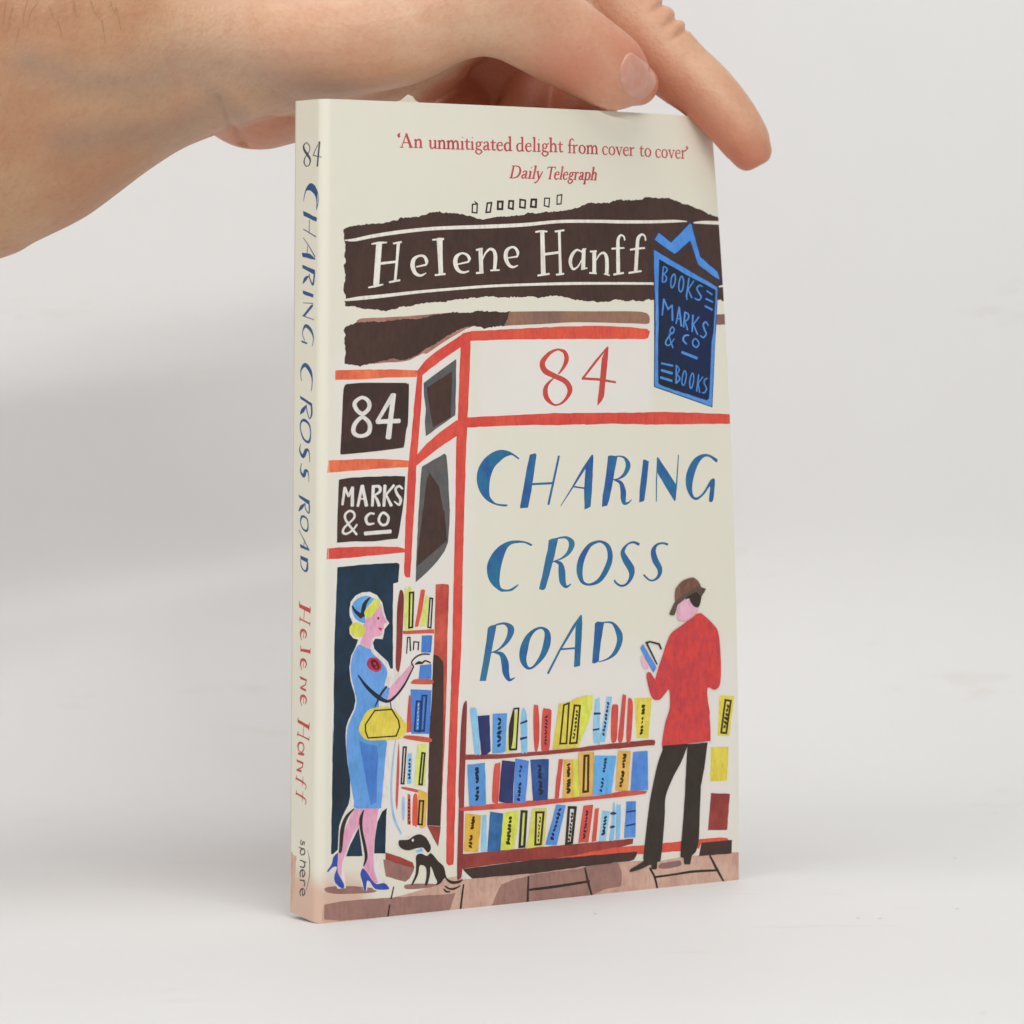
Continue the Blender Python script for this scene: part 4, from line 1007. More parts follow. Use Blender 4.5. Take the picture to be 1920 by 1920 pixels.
L ink_red 8 9606,18693,48 9614,18894,48
S ink_red 9 9623,18839,21 9676,18887,30 9727,18892,45
L ink_red 9 9550,18693,21 9662,18693,21
S ink_red 1 10002,18957,25 9995,18879,48 9988,18735,48 10018,18691,35 10087,18706,21
L ink_red 2 9930,18883,25 10085,18884,25
Q ink_red 3 10241,18897,25 10320,18849,43 10334,18786,48 10301,18715,40 10230,18684,25 10152,18724,43 10138,18791,48 10164,18862,40
S ink_red 1 10706,18839,37 10686,18875,30 10631,18886,25 10561,18848,37 10540,18777,47 10564,18701,42 10629,18674,30 10709,18710,21
Q ink_red 2 10873,18888,25 10949,18839,42 10962,18777,47 10928,18705,39 10859,18674,25 10782,18714,42 10770,18781,47 10797,18853,39
L ink_red 3 11054,18880,47 11131,18674,42
L ink_red 4 11226,18880,25 11131,18674,22
L ink_red 5 10997,18882,21 11111,18882,21
L ink_red 5 11180,18882,21 11272,18882,21
L ink_red 1 11312,18799,21 11469,18809,25
S ink_red 6 11469,18804,30 11451,18872,32 11394,18887,22 11322,18849,37 11299,18777,47 11322,18701,42 11389,18674,30 11478,18710,21
S ink_red 7 11515,18867,21 11575,18888,30
L ink_red 8 11557,18678,47 11574,18883,47
S ink_red 9 11581,18827,21 11638,18876,30 11692,18881,44
L ink_red 9 11499,18678,21 11615,18678,21
S ink_red 2 2178,19034,22 2126,18985,55 2152,18947,66
S ink_red 10 11737,18989,60 11768,18944,49 11692,18891,19
L ink_red 1 5566,18023,51 5649,18320,51
S ink_red 2 5593,18321,23 5730,18322,27 5832,18289,43 5854,18182,56 5784,18075,46 5658,18024,27 5509,18023,23
S ink_red 3 5940,18169,38 5996,18206,27 6052,18193,43 6046,18134,51 6023,18056,51 6040,18027,32 6083,18036,23
S ink_red 4 6041,18134,23 5940,18099,43 5912,18052,48 5944,18022,32 6018,18056,23
L ink_red 4 6145,18025,51 6196,18203,51
S ink_red 5 6142,18189,23 6197,18205,32
L ink_red 5 6095,18025,23 6195,18025,23
C ink_red 1 6202,18294 6222,18312 6243,18295 6222,18278
L ink_red 6 6271,18025,51 6362,18341,51
S ink_red 7 6308,18331,23 6362,18343,32
L ink_red 7 6220,18025,23 6321,18025,23
L ink_red 7 6418,18202,51 6450,18034,46
S ink_red 8 6575,18203,32 6466,18038,35 6377,17939,32 6311,17920,43
L ink_red 9 6383,18204,23 6454,18204,23
L ink_red 1 6807,18025,47 6880,18322,47
S ink_red 2 6744,18272,22 6764,18319,25 6879,18320,27 7000,18325,25 6992,18274,22
L ink_red 2 6756,18025,21 6858,18026,21
L ink_red 1 6993,18133,21 7110,18142,25
S ink_red 3 7109,18138,29 7107,18197,32 7068,18210,22 7008,18176,37 6979,18113,47 6984,18046,42 7030,18023,29 7102,18055,21
L ink_red 4 7163,18028,47 7243,18345,47
S ink_red 5 7197,18335,21 7243,18347,29
L ink_red 5 7120,18028,21 7206,18029,21
L ink_red 5 7280,18135,21 7399,18144,25
S ink_red 6 7398,18140,29 7396,18199,32 7356,18213,22 7296,18179,37 7267,18116,47 7271,18049,42 7317,18026,29 7390,18058,21
Q ink_red 7 7538,18214,25 7571,18158,42 7508,18098,25 7471,18157,42
S ink_red 8 7573,18197,25 7634,18217,29
S ink_red 8 7476,18106,21 7445,18070,34 7472,18043,39 7534,18031,37
Q ink_red 9 7530,18031,29 7558,17988,39 7474,17928,25 7412,17975,37 7455,18027,22
S ink_red 9 7638,18198,21 7686,18216,29
L ink_red 10 7639,18032,47 7685,18212,47
S ink_red 11 7681,18163,21 7732,18206,29 7772,18211,44
L ink_red 11 7595,18032,21 7682,18033,21
S ink_red 12 7816,18180,34 7866,18218,25 7915,18204,39 7908,18145,47 7887,18066,47 7902,18036,29 7939,18047,21
S ink_red 13 7904,18145,21 7815,18109,39 7790,18061,44 7817,18032,29 7883,18066,21
L ink_red 14 7957,17928,47 8032,18215,47
S ink_red 15 7984,18201,21 8033,18219,29
S ink_red 16 8033,18186,21 8090,18220,29 8148,18187,42 8144,18124,47 8104,18056,39 8046,18034,29 8000,18059,21
L ink_red 15 7913,17928,21 8001,17929,21
L ink_red 17 8205,18037,47 8291,18357,47
S ink_red 18 8244,18346,21 8291,18359,29
S ink_red 18 8249,18168,21 8310,18222,32 8357,18205,44 8355,18149,47 8325,18038,47
L ink_red 19 8161,18037,21 8250,18038,21
L ink_red 20 8281,18038,21 8370,18039,21"""
SPINE = """S ink_spine 1 -678,18776,20 -803,18711,36 -776,18597,56 -624,18471,62 -507,18346,45 -555,18227,28 -686,18196,22
S ink_spine 2 -686,18196,22 -783,18296,34 -724,18428,25 -560,18549,22 -536,18674,25 -678,18776,20
L ink_spine 1 -110,18781,20 -373,18459,22
L ink_spine 2 -383,18457,25 -62,18401,20
L ink_spine 3 -113,18765,31 -185,18183,36
C ink_blue_spine 1 -795,17343 -777,17495 -674,17681 -489,17788 -288,17724 -156,17560 -124,17372 -161,17213 -225,17129 -213,17321 -285,17483 -477,17600 -653,17608 -737,17494
P ink_blue_spine 2 -817,17125 -203,16960 -179,16919 -217,16853 -791,17006
L ink_blue_spine 3 -523,16904,17 -529,16604,17
L ink_blue_spine 4 -796,16684,22 -232,16493,28
L ink_blue_spine 5 -789,16474,14 -519,16255,20 -256,16006,28
P ink_blue_spine 6 -859,16112 -492,16086 -230,15958 -265,15939 -818,16012
L ink_blue_spine 7 -590,16283,14 -617,16096,17
P ink_blue_spine 1 -845,15821 -256,15691 -250,15565 -814,15734
S ink_blue_spine 2 -280,15584,39 -347,15338,45 -499,15504,28 -510,15598,22
S ink_blue_spine 3 -550,15545,34 -685,15478,84 -789,15366,22
P ink_blue_spine 1 -807,15202 -319,15108 -327,15022 -786,15113
L ink_blue_spine 1 -783,14900,17 -341,14883,22
P ink_blue_spine 2 -315,14867 -350,14802 -708,14564 -809,14585 -425,14848
L ink_blue_spine 3 -799,14585,22 -296,14495,22
S ink_blue_spine 1 -357,13852,14 -305,14058,28 -432,14244,73 -644,14342,84 -774,14241,28 -792,14106,20 -690,13994,22
L ink_blue_spine 2 -831,13965,45 -604,13920,45
S ink_blue_spine 1 -833,13005,16 -859,13247,32 -676,13399,96 -443,13256,84 -348,13043,32 -379,12774,16
P ink_blue_spine 1 -904,12647 -341,12473 -339,12390 -868,12564
S ink_blue_spine 2 -369,12411,45 -360,12211,45 -457,12108,26 -575,12295,26 -605,12433,26
S ink_blue_spine 3 -617,12411,32 -766,12289,96 -869,12198,23
Q ink_blue_spine 4 -699,12059,71 -472,11960,45 -400,11747,26 -478,11543,64 -710,11603,45 -858,11820,26 -843,11991,39
S ink_blue_spine 5 -842,11470,16 -886,11322,32 -733,11174,77 -591,11336,84 -469,11305,29 -431,11060,16
S ink_blue_spine 6 -801,11007,16 -845,10827,32 -698,10705,77 -613,10840,77 -491,10795,26 -465,10580,13
P ink_blue_spine 1 -930,10238 -425,10126 -423,10012 -894,10166
S ink_blue_spine 2 -441,10032,39 -450,9824,32 -601,9913,26 -637,10050,26
S ink_blue_spine 3 -660,10026,32 -792,9940,84 -907,9839,23
Q ink_blue_spine 4 -743,9723,58 -534,9670,32 -485,9488,32 -565,9383,58 -739,9438,32 -828,9587,26
L ink_blue_spine 5 -901,9385,16 -432,8930,26
P ink_blue_spine 6 -850,9047 -444,8966 -403,8908 -820,8960
L ink_blue_spine 7 -643,9167,16 -670,9003,16
P ink_blue_spine 1 -835,8769 -475,8717 -491,8616 -816,8681
S ink_blue_spine 2 -497,8637,32 -518,8466,58 -610,8405,45 -773,8498,26 -810,8672,19
P red_spine 1 -878,7597 -343,7519 -372,7416 -856,7499
L red_spine 2 -853,7653,20 -841,7492,20
L red_spine 2 -349,7564,20 -372,7408,20
L red_spine 2 -623,7448,17 -651,7238,17
L red_spine 3 -837,7228,36 -368,7151,39
L red_spine 4 -813,7279,17 -831,7164,17
L red_spine 4 -359,7200,17 -383,7101,17
S red_spine 1 -579,6780,22 -530,6874,34 -607,6965,56 -738,6950,62 -792,6836,34 -735,6713,17
L red_spine 2 -642,6956,17 -660,6776,17
P red_spine 1 -777,6505 -355,6525 -354,6439 -766,6441
L red_spine 2 -778,6581,20 -776,6427,20
L red_spine 2 -346,6566,17 -359,6430,17
S red_spine 1 -570,6067,22 -521,6162,34 -598,6252,56 -728,6236,62 -782,6121,34 -725,5998,17
L red_spine 2 -633,6242,17 -650,6062,17
P red_spine 1 -819,5837 -496,5794 -495,5749 -782,5764
S red_spine 2 -531,5763,22 -555,5665,28 -755,5570,34
P red_spine 3 -790,5584 -518,5549 -527,5494 -779,5526
S red_spine 1 -558,5191,22 -509,5287,34 -586,5375,56 -717,5357,62 -770,5241,34 -713,5119,17
L red_spine 2 -621,5365,17 -639,5184,17
P red_spine 1 -906,4768 -356,4699 -380,4596 -869,4687
L red_spine 2 -871,4814,20 -879,4686,20
L red_spine 2 -367,4765,20 -385,4587,20
L red_spine 2 -612,4660,14 -638,4399,14
L red_spine 3 -901,4411,34 -377,4358,39
L red_spine 4 -866,4471,17 -895,4358,17
L red_spine 4 -363,4430,17 -386,4313,17
Q red_spine 1 -599,4109,28 -661,4215,39 -802,4210,50 -872,4118,39 -830,4016,25 -698,3998,25
P red_spine 2 -875,3963 -588,3995 -597,3923 -864,3910
P red_spine 1 -948,3785 -620,3768 -619,3709 -907,3727
S red_spine 2 -655,3730,22 -674,3637,28 -854,3565,28
P red_spine 3 -940,3555 -693,3561 -717,3503 -929,3506
S red_spine 1 -952,3321,42 -656,3281,50 -497,3221,23 -526,3123,19
L red_spine 2 -635,3423,13 -670,3169,13
L red_spine 2 -923,3402,13 -952,3274,15
S red_spine 1 -947,2955,42 -651,2917,50 -492,2858,23 -521,2760,19
L red_spine 2 -631,3059,13 -665,2805,13
L red_spine 2 -918,3036,13 -947,2908,15
C peach 1 -1185,1399 -1041,1420 -896,1405 -925,1293 -958,918 -1047,489 -1169,153
S ink_sph 1 -687,1868,21 -720,1784,26 -659,1753,31 -607,1828,31 -547,1841,26 -561,1761,18
L ink_sph 1 -794,1663,29 -544,1670,29
Q ink_sph 2 -672,1642,29 -544,1649,29 -543,1559,29 -682,1508,29 -732,1559,29
L ink_sph 1 -748,1362,31 -465,1369,31
S ink_sph 2 -623,1359,21 -528,1319,31 -565,1230,31 -742,1201,31
S ink_sph 1 -635,1142,26 -622,978,26
S ink_sph 3 -622,978,26 -543,1037,31 -522,1106,31 -583,1157,29 -673,1133,29 -736,1054,31 -716,957,24
S ink_sph 1 -629,685,26 -616,522,26
S ink_sph 2 -616,522,26 -537,581,31 -516,651,31 -577,701,29 -667,676,29 -730,596,31 -710,500,24
L ink_sph 4 -738,877,31 -527,911,31
S ink_sph 5 -587,891,24 -518,852,31 -547,773,26
S ink_arc 2 -409,1678,6 -315,1446,21 -318,1063,21 -452,686,6"""
front = card_part('front_cover', COVER, 0.0, SMAX, 1.5, 0.83)
spine = card_part('spine', SPINE, SMIN, 0.0, 1.5, 0.60)

def block(name, a0, a1, w0, w1, v0, v1, na, nw, nv, mats, parent):
    bm = bmesh.new()
    def face(fn, n, m):
        g = [[bm.verts.new(fn(i / n, j / m)) for j in range(m + 1)] for i in range(n + 1)]
        for i in range(n):
            for j in range(m): bm.faces.new((g[i][j], g[i + 1][j], g[i + 1][j + 1], g[i][j + 1]))
    A = lambda t: a0 + (a1 - a0) * t
    Wd = lambda t: w0 + (w1 - w0) * t
    V = lambda t: v0 + (v1 - v0) * t
    face(lambda x, y: solid(A(x), w0, V(y)), na, nv); face(lambda x, y: solid(A(x), w1, V(y)), na, nv)
    face(lambda x, y: solid(a0, Wd(x), V(y)), nw, nv); face(lambda x, y: solid(a1, Wd(x), V(y)), nw, nv)
    face(lambda x, y: solid(A(x), Wd(y), v0), na, nw); face(lambda x, y: solid(A(x), Wd(y), v1), na, nw)
    bmesh.ops.remove_doubles(bm, verts=bm.verts, dist=1e-7)
    return link_mesh(name, bm, mats, parent)
block('page_block', 0.9, BW - 1.0, 0.6, BT - 0.6, 0.25, BH - 0.25, 24, 3, 20, [M_PAGES], book)
block('back_cover', 0.0, BW, BT - 0.36, BT, 0.0, BH, 24, 1, 20, [M_BACK], book)

# corner of a loose page sticking out of the top edge
bm = bmesh.new()
tip = [(21.35, 197.94), (23.55, 198.53), (24.65, 199.35), (25.59, 199.97), (26.87, 199.56), (27.67, 198.67), (28.95, 198.07)]
fr = [bm.verts.new(solid(s + BR - HQ, 2.2, v)) for s, v in tip]; bk = [bm.verts.new(solid(s + BR - HQ, 2.45, v)) for s, v in tip]
bm.faces.new(fr); bm.faces.new(bk[::-1])
for i in range(len(tip)):
    j = (i + 1) % len(tip); bm.faces.new((fr[i], bk[i], bk[j], fr[j]))
link_mesh('loose_page', bm, [plain('loose_paper', (226,222,210), (220,214,202), 200.0, 0.8)], book)

# ------------------------------------------------------------------ the hand (mm: centre, half height, half depth of each cross-section)
ARM = [(-135.0, 20, 195.2, 52.7, 37.8, 32), (-106.6, 22, 199.3, 49.2, 37.0, 32), (-80.8, 25, 205.3, 48.0, 35.3, 32), (-73.9, 27, 207.4, 46.3, 34.4, 32), (-62.1, 29, 209.8, 42.5, 31.8, 32), (-54.1, 31, 211.4, 37.7, 30.1, 32), (-46.0, 33, 213.1, 32.4, 28.4, 32), (-38.0, 36, 214.7, 27.8, 26.7, 27.0), (-31.5, 38, 215.8, 25.7, 25.8, 22.4), (-26.3, 40, 216.7, 24.7, 25.8, 18.7), (-18.9, 42, 217.8, 23.3, 25.8, 13.4), (-8.4, 46, 219.3, 22.0, 28.4, 6.0), (7.4, 54, 222.8, 22.7, 31.0, 0), (23.5, 62, 227.5, 22.5, 32.7, 0), (37.0, 70, 232.3, 20.6, 31.0, 0), (50.9, 80, 236.6, 16.7, 25.8, 0)]
HEEL = [(-27.4, 58, 198.6, 7.1, 16), (-23.5, 60, 198.7, 9.7, 20), (-18.5, 62, 199.0, 10.5, 22), (-13.5, 64, 199.9, 10.1, 23), (-4.0, 66, 201.8, 9.6, 24), (9.5, 70, 205.5, 9.9, 24), (23.2, 76, 211.4, 10.2, 22)]
THUMB = [(-13.0, 34, 215.2, 15.6, 20), (2.9, 34, 216.3, 15.6, 20), (16.1, 36, 218.3, 15.4, 18), (28.0, 38, 223.2, 14.6, 16.5), (37.3, 40, 224.7, 14.1, 15), (45.3, 43, 222.8, 13.1, 13.5), (52.0, 46, 219.2, 12.3, 12.2), (58.8, 49, 215.0, 11.6, 11.4), (64.9, 52, 211.4, 10.9, 11), (69.4, 54, 208.7, 10.3, 10.4), (72.8, 56, 206.8, 9.4, 9.4), (75.4, 57, 205.6, 7.9, 8), (77.2, 58, 204.9, 5.7, 5.8)]
INDEX = [(56.5, 92, 246.2, 12.6, 11), (66.3, 90, 234.8, 11.6, 10.5), (74.0, 87, 225.0, 10.8, 10), (78.9, 85, 219.7, 10.2, 9.8), (84.0, 83, 214.8, 9.6, 9.4), (89.1, 81, 209.8, 8.9, 9), (94.3, 79, 205.5, 8.3, 8.7), (98.9, 78, 200.8, 7.8, 8.4), (102.5, 77.5, 196.4, 7.3, 8), (105.3, 77.5, 192.4, 6.8, 7.6), (106.5, 77.5, 190.3, 6.4, 7.1), (107.2, 77.5, 189.0, 5.8, 6.4)]
MIDDLE = [(57.2, 98, 238.3, 10.2, 10), (62.9, 96, 224.0, 9.9, 10), (64.6, 88, 213.6, 9.2, 9.6), (63.3, 79, 203.9, 8.6, 9), (61.0, 73, 196.0, 7.7, 8), (59.9, 71, 190.4, 6.3, 6.5)]
RING = [(45.3, 100, 238.5, 9.9, 10), (50.9, 97, 222.7, 9.3, 10), (51.5, 89, 212.2, 8.7, 9.5), (49.5, 78, 201.8, 8.0, 8.8), (47.4, 70, 194.5, 6.6, 7.5), (46.7, 68, 190.3, 5.5, 6)]
LITTLE = [(33.9, 102, 233.0, 9.1, 9.5), (35.4, 98, 221.3, 8.5, 9), (34.9, 90, 210.9, 7.9, 8.5), (32.8, 79, 201.9, 7.2, 8), (31.3, 70, 195.2, 6.1, 7), (30.8, 68, 191.9, 4.9, 5.5)]
PALM = [(9.0, 84, 221.7, 23.0, 14), (22.9, 86, 218.3, 25.8, 14), (36.9, 87, 216.3, 27.3, 14), (50.9, 88, 215.7, 27.3, 13), (63.5, 89, 216.4, 25.2, 12)]
BLOBS = [(82.7, 85, 224.5, 4.2, 6), (85.8, 84.5, 220.6, 3.6, 5.5), (80.2, 86, 227.7, 4.2, 6)]
NOTCH = [(84.2, 84, 227.2), (87.4, 84, 223.1), (89.6, 82, 220.0)]
FOLD = [(84.6, 84, 229.8), (86.0, 84, 225.0), (88.8, 83, 221.6)]
FLUSHLINE = [(67.6, 84, 220.3), (81.5, 82, 206.2), (92.5, 80, 195.0), (98.7, 78, 187.9), (106.2, 77, 184.4)]
NAIL = [(75.2, 44, 212.5), (77.1, 45, 211.3), (79.2, 47, 210.2), (81.3, 50, 208.6), (82.2, 53, 206.3), (81.4, 53, 203.6), (79.5, 52, 201.5), (77.2, 50, 200.2), (75.3, 48, 201.0), (73.6, 46, 202.5), (72.5, 44, 204.7), (72.2, 44, 207.0), (72.6, 44, 209.2), (73.7, 44, 211.4)]
HAIRS = [[(-69.6, -14, 221.2), (-70.5, -15, 218.1), (-70.9, -15, 214.7)], [(-67.3, -14, 220.5), (-69.2, -15, 217.6), (-69.9, -16, 214.0)], [(-73.1, -14, 219.2), (-74.0, -15, 215.4), (-74.5, -15, 212.6)], [(-63.1, -14, 216.1), (-62.4, -15, 214.1), (-62.2, -15, 212.1)], [(-53.1, -13, 216.8), (-52.7, -14, 213.9), (-52.4, -15, 211.3)], [(-50.0, -12, 219.9), (-49.3, -13, 217.3), (-48.9, -14, 214.4)], [(-59.5, -14, 221.1), (-59.1, -14, 218.7), (-58.8, -14, 217.0)], [(-55.6, -13, 221.1), (-54.8, -13, 218.8), (-53.5, -14, 216.7)], [(-71.7, -15, 214.1), (-72.4, -16, 211.3), (-72.9, -16, 209.2)], [(-64.9, -14, 219.5), (-64.1, -14, 217.5), (-63.7, -14, 215.9)], [(-74.6, -14, 221.2), (-75.0, -15, 217.9), (-75.3, -15, 214.9)], [(-51.3, -12, 221.4), (-50.7, -12, 219.4), (-49.7, -13, 217.8)]]
VEINS = [[(-62.1, 0, 188.1), (-51.9, 0, 190.2), (-43.0, 0, 190.7), (-36.6, 0, 192.7), (-28.9, 0, 197.3)], [(-45.5, 0, 202.5), (-34.0, 0, 207.6), (-22.5, 0, 206.9), (-16.1, 0, 204.4), (-5.9, 0, 202.5), (1.8, 0, 200.5)], [(-35.3, 0, 207.6), (-28.9, 0, 202.5), (-23.8, 0, 196.1)], [(-69.8, 0, 206.3), (-58.3, 0, 202.5), (-45.5, 0, 202.5)]]
CREASE = [(-26.6, 0, 198.9), (-25.3, 0, 195.4), (-24.0, 0, 191.6), (-23.3, 0, 188.6)]

def tube(bm, st, nring=20, upright=False):
    rows = catmull([tuple(map(float, r)) for r in st], False, 4)
    rings = []
    pts = [Vector(r[:3]) for r in rows]
    for i, r in enumerate(rows):
        t = (pts[min(i + 1, len(pts) - 1)] - pts[max(i - 1, 0)]).normalized()
        if upright: t = Vector((1, 0, 0))
        e1 = Vector((-t.z, 0, t.x)).normalized(); e2 = t.cross(e1).normalized()
        if len(r) > 5:      # a cross-section leaning towards the viewer
            c, s = math.cos(math.radians(r[5])), math.sin(math.radians(r[5])); e1, e2 = e1 * c + e2 * s, e2 * c - e1 * s
        rings.append([bm.verts.new((pts[i] + e1 * r[3] * math.cos(a) + e2 * r[4] * math.sin(a)) * MM) for a in (2 * math.pi * k / nring for k in range(nring))])
    for i in range(len(rings) - 1):
        for k in range(nring):
            bm.faces.new((rings[i][k], rings[i][(k + 1) % nring], rings[i + 1][(k + 1) % nring], rings[i + 1][k]))
    for ring, i, sgn in ((rings[0], 0, -1), (rings[-1], -1, 1)):
        t = (pts[1] - pts[0]).normalized() if i == 0 else (pts[-1] - pts[-2]).normalized()
        r = rows[i]; prev = ring
        for f in (0.45, 0.8):
            c = pts[i] + t * sgn * min(r[3], r[4]) * f; sc = math.sqrt(1 - f * f)
            nr = [bm.verts.new((c + (v.co / MM - pts[i]) * sc) * MM) for v in ring]
            for k in range(nring): bm.faces.new((prev[k], prev[(k + 1) % nring], nr[(k + 1) % nring], nr[k]))
            prev = nr
        bm.faces.new(prev)

bm = bmesh.new()
for st in (ARM, HEEL, PALM, THUMB, INDEX, MIDDLE, RING, LITTLE): tube(bm, st, 28 if st is ARM else 20, st is ARM)
for x, y, z, rh, rd in BLOBS:
    r = bmesh.ops.create_uvsphere(bm, u_segments=16, v_segments=10, radius=1.0)
    for v in r['verts']: v.co = Vector((x + v.co.x * rh, y + v.co.y * rd, z + v.co.z * rh)) * MM
bmesh.ops.recalc_face_normals(bm, faces=bm.faces)
raw = bpy.data.meshes.new('raw'); bm.to_mesh(raw); bm.free()
tmp = bpy.data.objects.new('tmp', raw); COL.objects.link(tmp)
md = tmp.modifiers.new('r', 'REMESH'); md.mode = 'VOXEL'; md.voxel_size = 0.0008
md = tmp.modifiers.new('s', 'SMOOTH'); md.factor = 0.5; md.iterations = 14
dg = bpy.context.evaluated_depsgraph_get(); dg.update()
body = bpy.data.meshes.new_from_object(tmp.evaluated_get(dg))
bpy.data.objects.remove(tmp)
body.name = 'hand_and_forearm'

# skin colour of each spot: flushed fingertips, veins mixed with shade, painted shade on forearm and finger hollow
def seg_dist(p, line):
    best = 1e9
    for a, b in zip(line, line[1:]):
        a, b = Vector((a[0], a[2])), Vector((b[0], b[2])); q = Vector((p.x, p.z)); d = b - a
        t = max(0, min(1, (q - a).dot(d) / d.length_squared)); best = min(best, (q - a - d * t).length)
    return best
flush_shade = body.attributes.new('flush', 'FLOAT', 'POINT'); vein_shade = body.attributes.new('vein', 'FLOAT', 'POINT')
fl, ve = [], []
painted_shade = body.attributes.new('tan', 'FLOAT', 'POINT'); sh = []
crease = [Vector((c[0], 0, c[2])) for c in CREASE]
norms = [v.normal.copy() for v in body.vertices]; moved = []
for vi, v in enumerate(body.vertices):
    p = v.co / MM
    f = 0.0
    if p.x > 60:        # palm side of the forefinger is redder than its back
        side = seg_dist(p, FLUSHLINE)
        f = max(f, min(1.0, (p.x - 60) / 18) * max(0.12, min(1.0, 1.25 - side / 9.5)))
    dt = (Vector((p.x, p.z)) - Vector((60, 205))).length; f = max(f, 0.9 * math.exp(-(dt / 11) ** 2))
    dt = (Vector((p.x, p.z)) - Vector((72, 203))).length; f = max(f, 0.5 * math.exp(-(dt / 7) ** 2))
    if p.z < 196 and -40 < p.x < 0 and p.y > 35: f = max(f, 0.55)
    if -20 < p.x < 72 and p.y > 56 and p.z < 214: f = max(f, 0.9 * min(1.0, (p.x + 20) / 15, (p.y - 56) / 6))  # not flush: deeper red paints the shade of the hollow around the curled fingers
    fl.append(f)
    w = 0.0
    if p.x < 20 and p.y < 40:  # grey bands: veins, and partly shade on the arm painted in
        for k, line in enumerate(VEINS):
            w = max(w, math.exp(-(seg_dist(p, line) / (4.2 if k != 1 else 6.5)) ** 2))
    ve.append(w)
    sh.append(max(0.0, min(1.0, (-8 - p.x) / 40)) if p.y < 62 else 0.3)  # shade on the forearm painted in, growing away from the wrist
    # raised vein and the crease where the wrist meets the heel of the hand
    d = 0.35 * w
    if -45 < p.x < -18 and p.y < 60:
        c = seg_dist(p, CREASE); d -= 1.1 * math.exp(-(c / 1.3) ** 2)
    if p.x > 70 and p.y > 60:
        for k, q in enumerate(NOTCH + FOLD):        # skin folds running across the knuckle
            dx, dz = p.x - q[0], p.z - q[2]
            al, ac = dx * 0.63 - dz * 0.77, dx * 0.77 + dz * 0.63
            d += -1.0 * math.exp(-(al / 0.75) ** 2 - (ac / 3.2) ** 2) if k < len(NOTCH) else 0.7 * math.exp(-(al / 1.5) ** 2 - (ac / 2.6) ** 2)
    moved.extend(v.co + norms[vi] * d * MM)
body.vertices.foreach_set('co', moved); body.update()
flush_shade.data.foreach_set('value', fl); vein_shade.data.foreach_set('value', ve); painted_shade.data.foreach_set('value', sh)
for p in body.polygons: p.use_smooth = True

def skin_material():
    m, N, Lk, bs = new_mat('skin')
    a1 = N.new('ShaderNodeAttribute'); a1.attribute_name = 'flush'
    a2 = N.new('ShaderNodeAttribute'); a2.attribute_name = 'vein'
    n1 = noise_node(N, Lk, 38.0, 3.0, 0.55)
    n2 = noise_node(N, Lk, 170.0, 3.0, 0.6)
    col = mix(N, Lk, ramp(N, Lk, n1.outputs['Fac'], 0.35, 0.65), rgb((223,183,152)), rgb((215,166,136)))
    col = mix(N, Lk, ramp(N, Lk, n2.outputs['Fac'], 0.48, 0.85), col, rgb((214,162,134)))
    n4 = noise_node(N, Lk, 620.0, 4.0, 0.7)
    col = mix(N, Lk, ramp(N, Lk, n4.outputs['Fac'], 0.42, 0.7), col, mix(N, Lk, 1.0, col, (0.95, 0.90, 0.88, 1), 'MULTIPLY'))
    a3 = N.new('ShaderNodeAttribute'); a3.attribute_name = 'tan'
    col = mix(N, Lk, a3.outputs['Fac'], col, mix(N, Lk, 1.0, col, (0.79, 0.73, 0.63, 1), 'MULTIPLY'))  # browner skin stands in for the shade on the forearm
    f = N.new('ShaderNodeMath'); f.operation = 'MULTIPLY'; f.inputs[1].default_value = 0.8; Lk.new(a1.outputs['Fac'], f.inputs[0])
    col = mix(N, Lk, f.outputs[0], col, rgb((200,116,91)))  # red of flushed skin, also the painted shade between the fingers
    f = N.new('ShaderNodeMath'); f.operation = 'MULTIPLY'; f.inputs[1].default_value = 0.42; Lk.new(a2.outputs['Fac'], f.inputs[0])
    col = mix(N, Lk, f.outputs[0], col, rgb((150,132,120)))
    Lk.new(col, bs.inputs['Base Color'])
    bs.inputs['Roughness'].default_value = 0.46; bs.inputs['Specular IOR Level'].default_value = 0.4
    bs.inputs['Subsurface Weight'].default_value = 0.22
    bs.inputs['Subsurface Radius'].default_value = (1.0, 0.35, 0.18)
    bs.inputs['Subsurface Scale'].default_value = 0.003
    n3 = noise_node(N, Lk, 1500.0, 3.0, 0.6)
    vo = N.new('ShaderNodeTexVoronoi'); vo.inputs['Scale'].default_value = 900.0
    tc = N.new('ShaderNodeTexCoord'); Lk.new(tc.outputs['Object'], vo.inputs['Vector'])
    ad = N.new('ShaderNodeMath'); ad.operation = 'ADD'; Lk.new(n3.outputs['Fac'], ad.inputs[0]); Lk.new(vo.outputs['Distance'], ad.inputs[1])
    b = N.new('ShaderNodeBump'); b.inputs['Strength'].default_value = 0.3; b.inputs['Distance'].default_value = 0.00035
    Lk.new(ad.outputs[0], b.inputs['Height']); Lk.new(b.outputs['Normal'], bs.inputs['Normal'])
    return m
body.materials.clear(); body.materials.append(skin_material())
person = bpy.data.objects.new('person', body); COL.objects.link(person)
tag(person, 'bare forearm and hand steadying the book by its top edge', 'person')
bvh = BVHTree.FromPolygons([v.co for v in body.vertices], [p.vertices[:] for p in body.polygons])

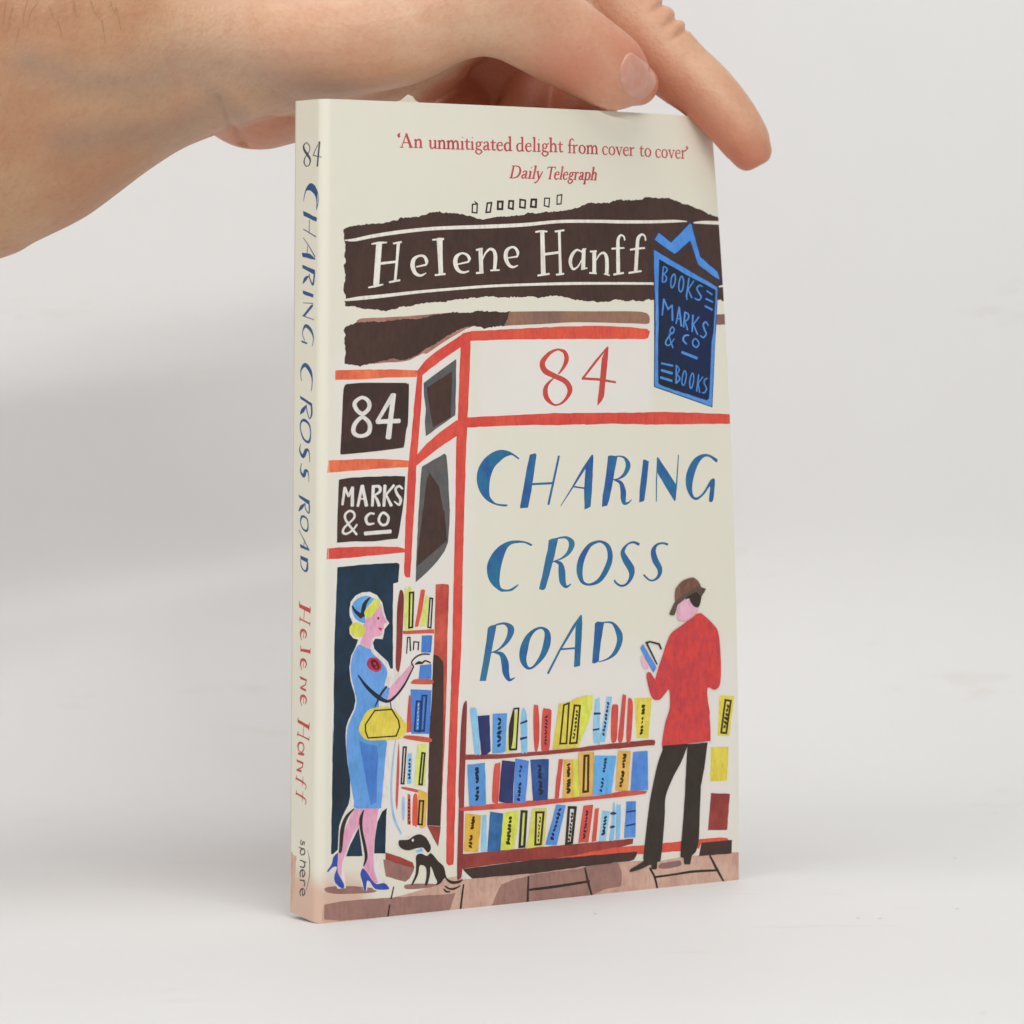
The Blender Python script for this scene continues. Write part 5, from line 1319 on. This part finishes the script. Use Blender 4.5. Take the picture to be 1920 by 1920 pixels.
# thumbnail: a thin curved plate lying on the thumb
m, N, Lk, bs = new_mat('fingernail')
n = noise_node(N, Lk, 260.0, 2.0)
Lk.new(mix(N, Lk, ramp(N, Lk, n.outputs['Fac'], 0.35, 0.65), rgb((207,148,128)), rgb((211,158,140))), bs.inputs['Base Color'])
bs.inputs['Roughness'].default_value = 0.36; bs.inputs['Subsurface Weight'].default_value = 0.2; bs.inputs['Subsurface Scale'].default_value = 0.002
outline = catmull(NAIL, True, 4)
cen = Vector([sum(p[i] for p in NAIL) / len(NAIL) for i in range(3)])
bm = bmesh.new(); rings = []
for f in (1.0, 0.97, 0.85, 0.65, 0.4, 0.15):
    ring = []
    for p in outline:
        q = (cen + (Vector(p) - cen) * f) * MM
        hit = bvh.ray_cast(q - Vector((0, 0.05, 0)), Vector((0, 1, 0)))
        y = hit[0].y if hit[0] else None
        ring.append([q, y])
    ys = [y for _, y in ring if y is not None]
    for r in ring:
        if r[1] is None or r[1] > 0.062: r[1] = min(max(ys) if ys else 0.056, 0.062)
        r[0].y = r[1] - (-0.0003 if f == 1.0 else 0.00005 if f > 0.9 else 0.0003)
    rings.append([bm.verts.new(r[0]) for r in ring])
for a, b in zip(rings, rings[1:]):
    for k in range(len(a)): bm.faces.new((a[k], a[(k + 1) % len(a)], b[(k + 1) % len(a)], b[k]))
bm.faces.new(rings[-1])
nail = link_mesh('thumbnail', bm, [m], person, smooth=True)

# fine dark hairs on the forearm
hm = plain('hair', (140,106,76), (122,90,64), 100.0, 0.5)
bm = bmesh.new()
for h in HAIRS:
    pts = []
    for p in catmull(h, False, 5):
        hit = bvh.ray_cast(Vector((p[0], -200, p[2])) * MM, Vector((0, 1, 0)))
        if hit[0]: pts.append(hit[0] + hit[1] * 0.0004)
    prev = None
    for i, p in enumerate(pts):
        r = 0.00006 * (1 - 0.75 * i / len(pts))
        ring = [bm.verts.new(p + Vector((math.cos(a) * r, 0, math.sin(a) * r * .3)) + Vector((0, math.sin(a) * r, 0))) for a in (0, 2.1, 4.2)]
        if prev:
            for k in range(3): bm.faces.new((prev[k], prev[(k + 1) % 3], ring[(k + 1) % 3], ring[k]))
        prev = ring
hair = link_mesh('arm_hair', bm, [hm], person); hair['kind'] = 'stuff'
